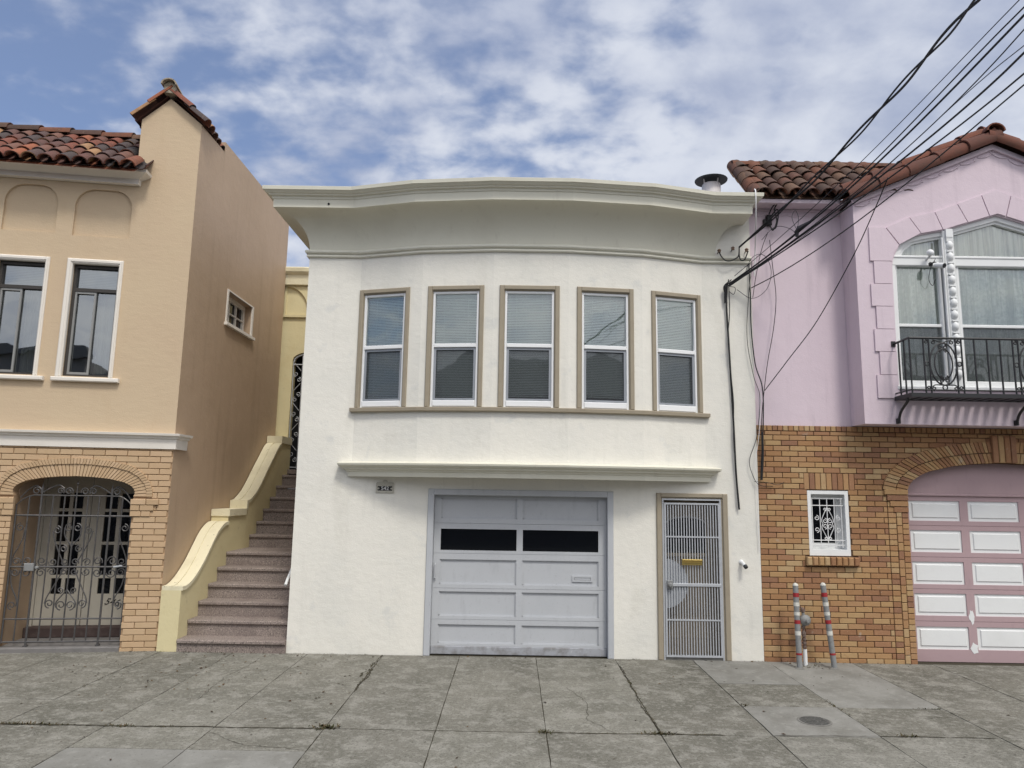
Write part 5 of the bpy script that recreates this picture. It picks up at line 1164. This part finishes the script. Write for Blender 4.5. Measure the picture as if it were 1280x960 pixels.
def wires():
    g = 'overhead service wires'
    def oh(label, pts, r, mat='cable'):
        wire('overhead_wire', label, 'wire', pts, r, mat, g, ext=3.0)
    # twisted pair to the insulators on the cream house
    A = [(1221, 0, -4.3), (1180, 46, -3.6), (1133, 102, -2.9), (1086, 152, -2.2), (1041, 198, -1.5), (1000, 240, -.9), (960, 281, -.45), (924, 309, -.1)]
    for k, lab in ((0, 'thick black cable twisted round its twin, running down to the insulators on the cream house'), (1, 'thinner black twin twisted round the thick insulator cable')):
        P = crom(smooth_wire([at(*p) for p in A]), 9); P = [P[0] + (P[0] - P[1]).normalized() * 3] + P; m = len(P)
        Q = []
        for i, p in enumerate(P):
            a = i * .14 + k * PI; w = .021 * min(1, (m - i) / 20)
            Q.append(p + (RT * math.cos(a) + UP * math.sin(a)) * w * (1 if i else 0))
        s = MB(); s.tube(Q, .0125 if k == 0 else .010, 6); tag(s.build('overhead_wire', MAT['cable'], smooth=True), lab, 'wire', g)
    oh('thin top wire of the fan, crossing the sky just below the twisted pair', [(1274, 0, -4.2), (1202, 77, -3.2), (1150, 128, -2.5), (1099, 178, -1.8), (1070, 207, -1.4), (1010, 268, -.8), (972, 300, -.5), (940, 326, -.3), (918, 345, -.08)], .0045, 'thincable')
    oh('slim wire of the fan that meets the right picture edge second from the top', [(1280, 9, -4.0), (1199, 91, -3.0), (1150, 142, -2.4), (1096, 198, -1.7), (1056, 240, -1.2), (1004, 282, -.7), (960, 318, -.4), (912, 354, -.06)], .007)
    oh('thick wire of the fan that meets the right picture edge third from the top', [(1280, 19, -4.0), (1192, 106, -3.0), (1150, 149, -2.4), (1108, 199, -1.8), (1054, 247, -1.2), (1000, 284, -.7), (955, 322, -.4), (911, 355, -.06)], .0105)
    oh('slim wire of the fan that meets the right picture edge fourth from the top', [(1280, 37, -4.0), (1196, 121, -3.0), (1120, 200, -1.9), (1062, 250, -1.25), (1005, 287, -.75), (950, 329, -.35), (911, 356, -.06)], .006)
    oh('thin grey wire of the fan that meets the right picture edge fifth from the top', [(1280, 57, -4.0), (1180, 137, -2.9), (1125, 195, -2.0), (1075, 243, -1.4), (1008, 290, -.8), (948, 332, -.35), (911, 357, -.06)], .0042, 'thincable')
    oh('thick wire of the fan that meets the right picture edge sixth from the top', [(1280, 66, -4.0), (1217, 122, -3.2), (1139, 193, -2.1), (1060, 252, -1.25), (1002, 292, -.7), (950, 333, -.35), (911, 358, -.06)], .010)
    oh('wire that passes low over the pink roof to the cable bundle on the cream house', [(1280, 92, -4.0), (1196, 162, -2.9), (1155, 190, -2.4), (1083, 241, -1.6), (1010, 293, -.9), (955, 332, -.45), (911, 357, -.07)], .008)
    oh('lowest wire of the fan, crossing in front of the pink gable to the wall joint', [(1280, 106, -4.2), (1208, 167, -3.3), (1152, 216, -2.6), (1092, 259, -1.9), (1017, 316, -1.0), (970, 344, -.4), (939, 360, -.05)], .0065)
    wire('slack_wire', 'slack black wire drooping in front of the pink bay down to the wall joint', 'wire', [(1110, 222, -1.9), (1095, 258, -1.6), (1067, 319, -1.1), (1022, 400, -.6), (985, 450, -.3), (956, 488, -.06)], .0065)
    wire('pipe_cable', 'thin black wire hanging from the pink wall box to the wall joint', 'wire', [(962, 300, -.06), (966, 335, -.07), (970, 372, -.05), (967, 410, -.05), (960, 450, -.04), (955, 490, -.05), (952, 530, -.05), (953, 600, -.05)], .005)
    wire('loop_wire', 'curled slack wire looping on the pink wall below the cable bundle', 'wire', [(921, 362, -.1), (940, 373, -.12), (958, 362, -.12), (964, 340, -.12), (958, 322, -.12), (948, 318, -.1), (938, 325, -.1), (930, 345, -.08)], .004, 'thincable')
    wire('loop_wire', 'thin arched wire reaching from the pink wall box to the cable clamp', 'wire', [(952, 300, -.1), (968, 284, -.15), (985, 285, -.3), (1000, 295, -.6)], .004, 'thincable')
    wire('loop_wire', 'small wire curl standing above the cable clamp under the pink eave', 'wire', [(996, 288, -.6), (990, 272, -.55), (994, 263, -.55), (998, 272, -.55), (997, 286, -.6)], .004, 'thincable')
    wire('loop_wire', 'thin black wire bowing along the seam from the box to the bundle', 'wire', [(960, 290, -.08), (952, 312, -.08), (945, 345, -.06), (941, 372, -.05)], .0045)
    # cables down the cream wall and along the joint between the houses
    wire('drop_cable', 'thick black cable hanging down the cream wall beside the right window', 'cable', [(909, 356, -.05), (908, 380, -.035), (911, 430, -.03), (914, 480, -.03), (917, 530, -.03), (920, 590, -.03), (924, 637, -.03)], .0125)
    wire('drop_cable', 'thin black cable twisted along the thick drop cable on the cream wall', 'cable', [(911, 357, -.06), (912, 390, -.045), (910, 425, -.05), (914, 470, -.045), (917, 505, -.045), (917, 550, -.045), (921, 600, -.045), (923, 632, -.045)], .006)
    wire('seam_cable', 'black cable running down the seam between the cream and pink houses', 'cable', [(936, 330, -.03), (938, 370, -.03), (939, 410, -.03), (944, 455, -.03), (953, 485, -.04), (954, 530, -.04), (952, 575, -.04), (951, 600, -.04)], .008)
    wire('seam_cable', 'thin wavering wire beside the black seam cable between the houses', 'cable', [(940, 328, -.045), (935, 380, -.04), (934, 425, -.04), (942, 470, -.04), (950, 497, -.05), (946, 545, -.045), (937, 575, -.04), (941, 594, -.04), (949, 606, -.04), (966, 608, -.03)], .0042)
    wire('seam_cable', 'pale wire hooked down to the brick corner beside the cream wall', 'cable', [(951, 490, -.05), (949, 540, -.05), (944, 580, -.045), (946, 600, -.045), (947, 640, -.03), (949, 690, -.02)], .004, 'whitecable')
    wire('brick_cable', 'loose end of black cable curling across the top brick courses', 'cable', [(943, 602, -.04), (958, 603, -.035), (972, 606, -.03), (980, 603, -.03)], .004)
    wire('fat_seam_sleeve', 'thick black sleeve standing on the brick wall beside the seam', 'cable', [(953, 540, -.045), (953.5, 570, -.045), (952, 600, -.045)], .014)
    wire('roof_cable', 'white cable laid over the clay tiles and down the cream house corner', 'cable', [(936, 203, .75), (941, 215, .4), (943, 235, -.2), (944.5, 240, -.52), (945, 270, -.45), (944, 310, -.06), (943, 345, -.04)], .0085, 'whitecable')
    # bundle clamp, wall box, cable clamp, insulators
    t = thing('cable_bundle', 'tangled black cable bundle tied to a hook on the cream wall', 'cable bundle', at(908, 358, -.03))
    s = MB(); rnd = random.Random(3)
    for k in range(7):
        P = [(911 + rnd.uniform(-2, 4), 352 + rnd.uniform(-3, 3), -.08), (907 + rnd.uniform(-3, 3), 360 + rnd.uniform(-3, 3), -.06), (906 + rnd.uniform(-2, 2), 372 + rnd.uniform(-6, 8), -.04)]
        s.tube(crom([at(*p) for p in P], 5), .0075, 5)
    s.tube(crom([at(*p) for p in ((912, 358, -.07), (919, 360, -.08), (917, 368, -.08), (911, 364, -.07))], 5), .004, 5); s.build('tangle', MAT['cable'], t, smooth=True)
    s = MB(); s.lathe([(.02, 0), (.02, .012)], at(908, 358, 0), (0, -1, 0), 10); s.tube([at(908, 358, 0), at(908, 358, -.07)], .007, 6); s.build('hook', MAT['iron'], t)
    t = thing('wall_box', 'black cable junction box on the pink wall under the tile eave', 'junction box', at(961, 274, .03))
    c = at(961, 276, 0); s = MB(); s.cbox(c.x - .035, c.x + .03, -.04, .028, c.z - .07, c.z + .075, .008); s.cbox(c.x - .075, c.x - .04, -.02, .028, c.z - .06, c.z + .02, .005); s.build('box', MAT['cable'], t)
    s = MB()
    for P in (((961, 268, -.06), (966, 258, -.12), (975, 250, -.15)), ((964, 270, -.06), (971, 262, -.1), (973, 268, -.1), (970, 284, -.08), (965, 287, -.06)), ((962, 280, -.05), (966, 288, -.08), (971, 276, -.1), (968, 262, -.1), (972, 254, -.15))): s.tube(crom([at(*p) for p in P], 5), .009, 5)
    s.build('leads', MAT['cable'], t, smooth=True)
    t = thing('cable_clamp', 'black wedge clamp gripping the wires below the pink eave', 'clamp', at(1000, 284, -.72))
    s = MB(); s.tube([at(1012, 277, -.78), at(999, 285, -.7), at(993, 291, -.66)], [.012, .03, .012], 7); s.tube([at(998, 283, -.68), at(996, 296, -.66)], .02, 6); s.build('body', MAT['thincable'], t)
    for lab, (x, y), h in (('brown insulator at the left end of the looped cable on the cream house', (897, 317), 1), ('brown insulator in the middle of the looped cable on the cream house', (914, 314), 1), ('brown insulator at the right end of the looped cable on the cream house', (931, 316), 1)):
        p = at(x, y, 0); t = thing('insulator', lab, 'insulator', p, group='cable insulators on the cream wall')
        s = MB(); s.tube([p, p + Vector((0, -.075, .01))], .008, 6); s.build('pin', MAT['iron'], t)
        s = MB(); s.lathe([(.012, 0), (.026, .008), (.018, .02), (.028, .032), (.018, .044), (.012, .05)], p + Vector((0, -.075, -.012)), (0, 0, 1), 12); s.build('spool', MAT['porcelain'], t, smooth=True)
    wire('loop_cable', 'thick black cable hung in loops between the insulators on the cream house', 'cable', [(898, 313, -.085), (902, 321, -.09), (908, 326, -.09), (916, 325, -.09), (923, 320, -.09), (924, 309, -.1), (924, 318, -.09), (926, 325, -.09), (931, 324, -.09), (935, 314, -.085)], .0085)
wires()

# ================================================================== the house across the street, mirrored in the panes
def opposite_house():
    H = thing('opposite_house', 'dark house across the street, showing only as a mirrored outline in the window panes', 'house', (0, -22, 0), local=True)
    s = MB()
    for x0, x1, zt, gable in ((-19, -11.2, 7.2, 0), (-11, -3.2, 6.2, 1), (-3, 4.8, 7.4, 0), (5, 12.8, 6.4, 1), (13, 20, 7.0, 0)):
        s.box(x0, x1, -8, 0, -.3, zt)
    s.build('wall', MAT['facade'], H)
    s = MB()
    for x0, x1, zt in ((-11.2, -3.0, 6.2), (4.8, 13, 6.4)): s.prism([(x0, zt), (x1, zt), ((x0 + x1) / 2, zt + 2.0)], -8.1, .2)
    for x0, x1, zt in ((-19, -11.2, 7.2), (-3, 4.8, 7.4), (13, 20, 7.0)): s.box(x0 - .1, x1 + .1, -.3, .35, zt, zt + .3)
    s.build('roof', MAT['roofing'], H)
    for x in (-17.5, -15, -9.5, -6, -1.5, 1, 3.2, 7, 10.2, 15, 17.5):
        s = MB(); s.cbox(x - .6, x + .6, -.02, .06, 3.4, 5.0, .02); w = s.build('window', MAT['white'], H); s = MB(); s.box(x - .5, x + .5, .05, .075, 3.5, 4.9); s.build('pane', MAT['blackglass'], w)
opposite_house()
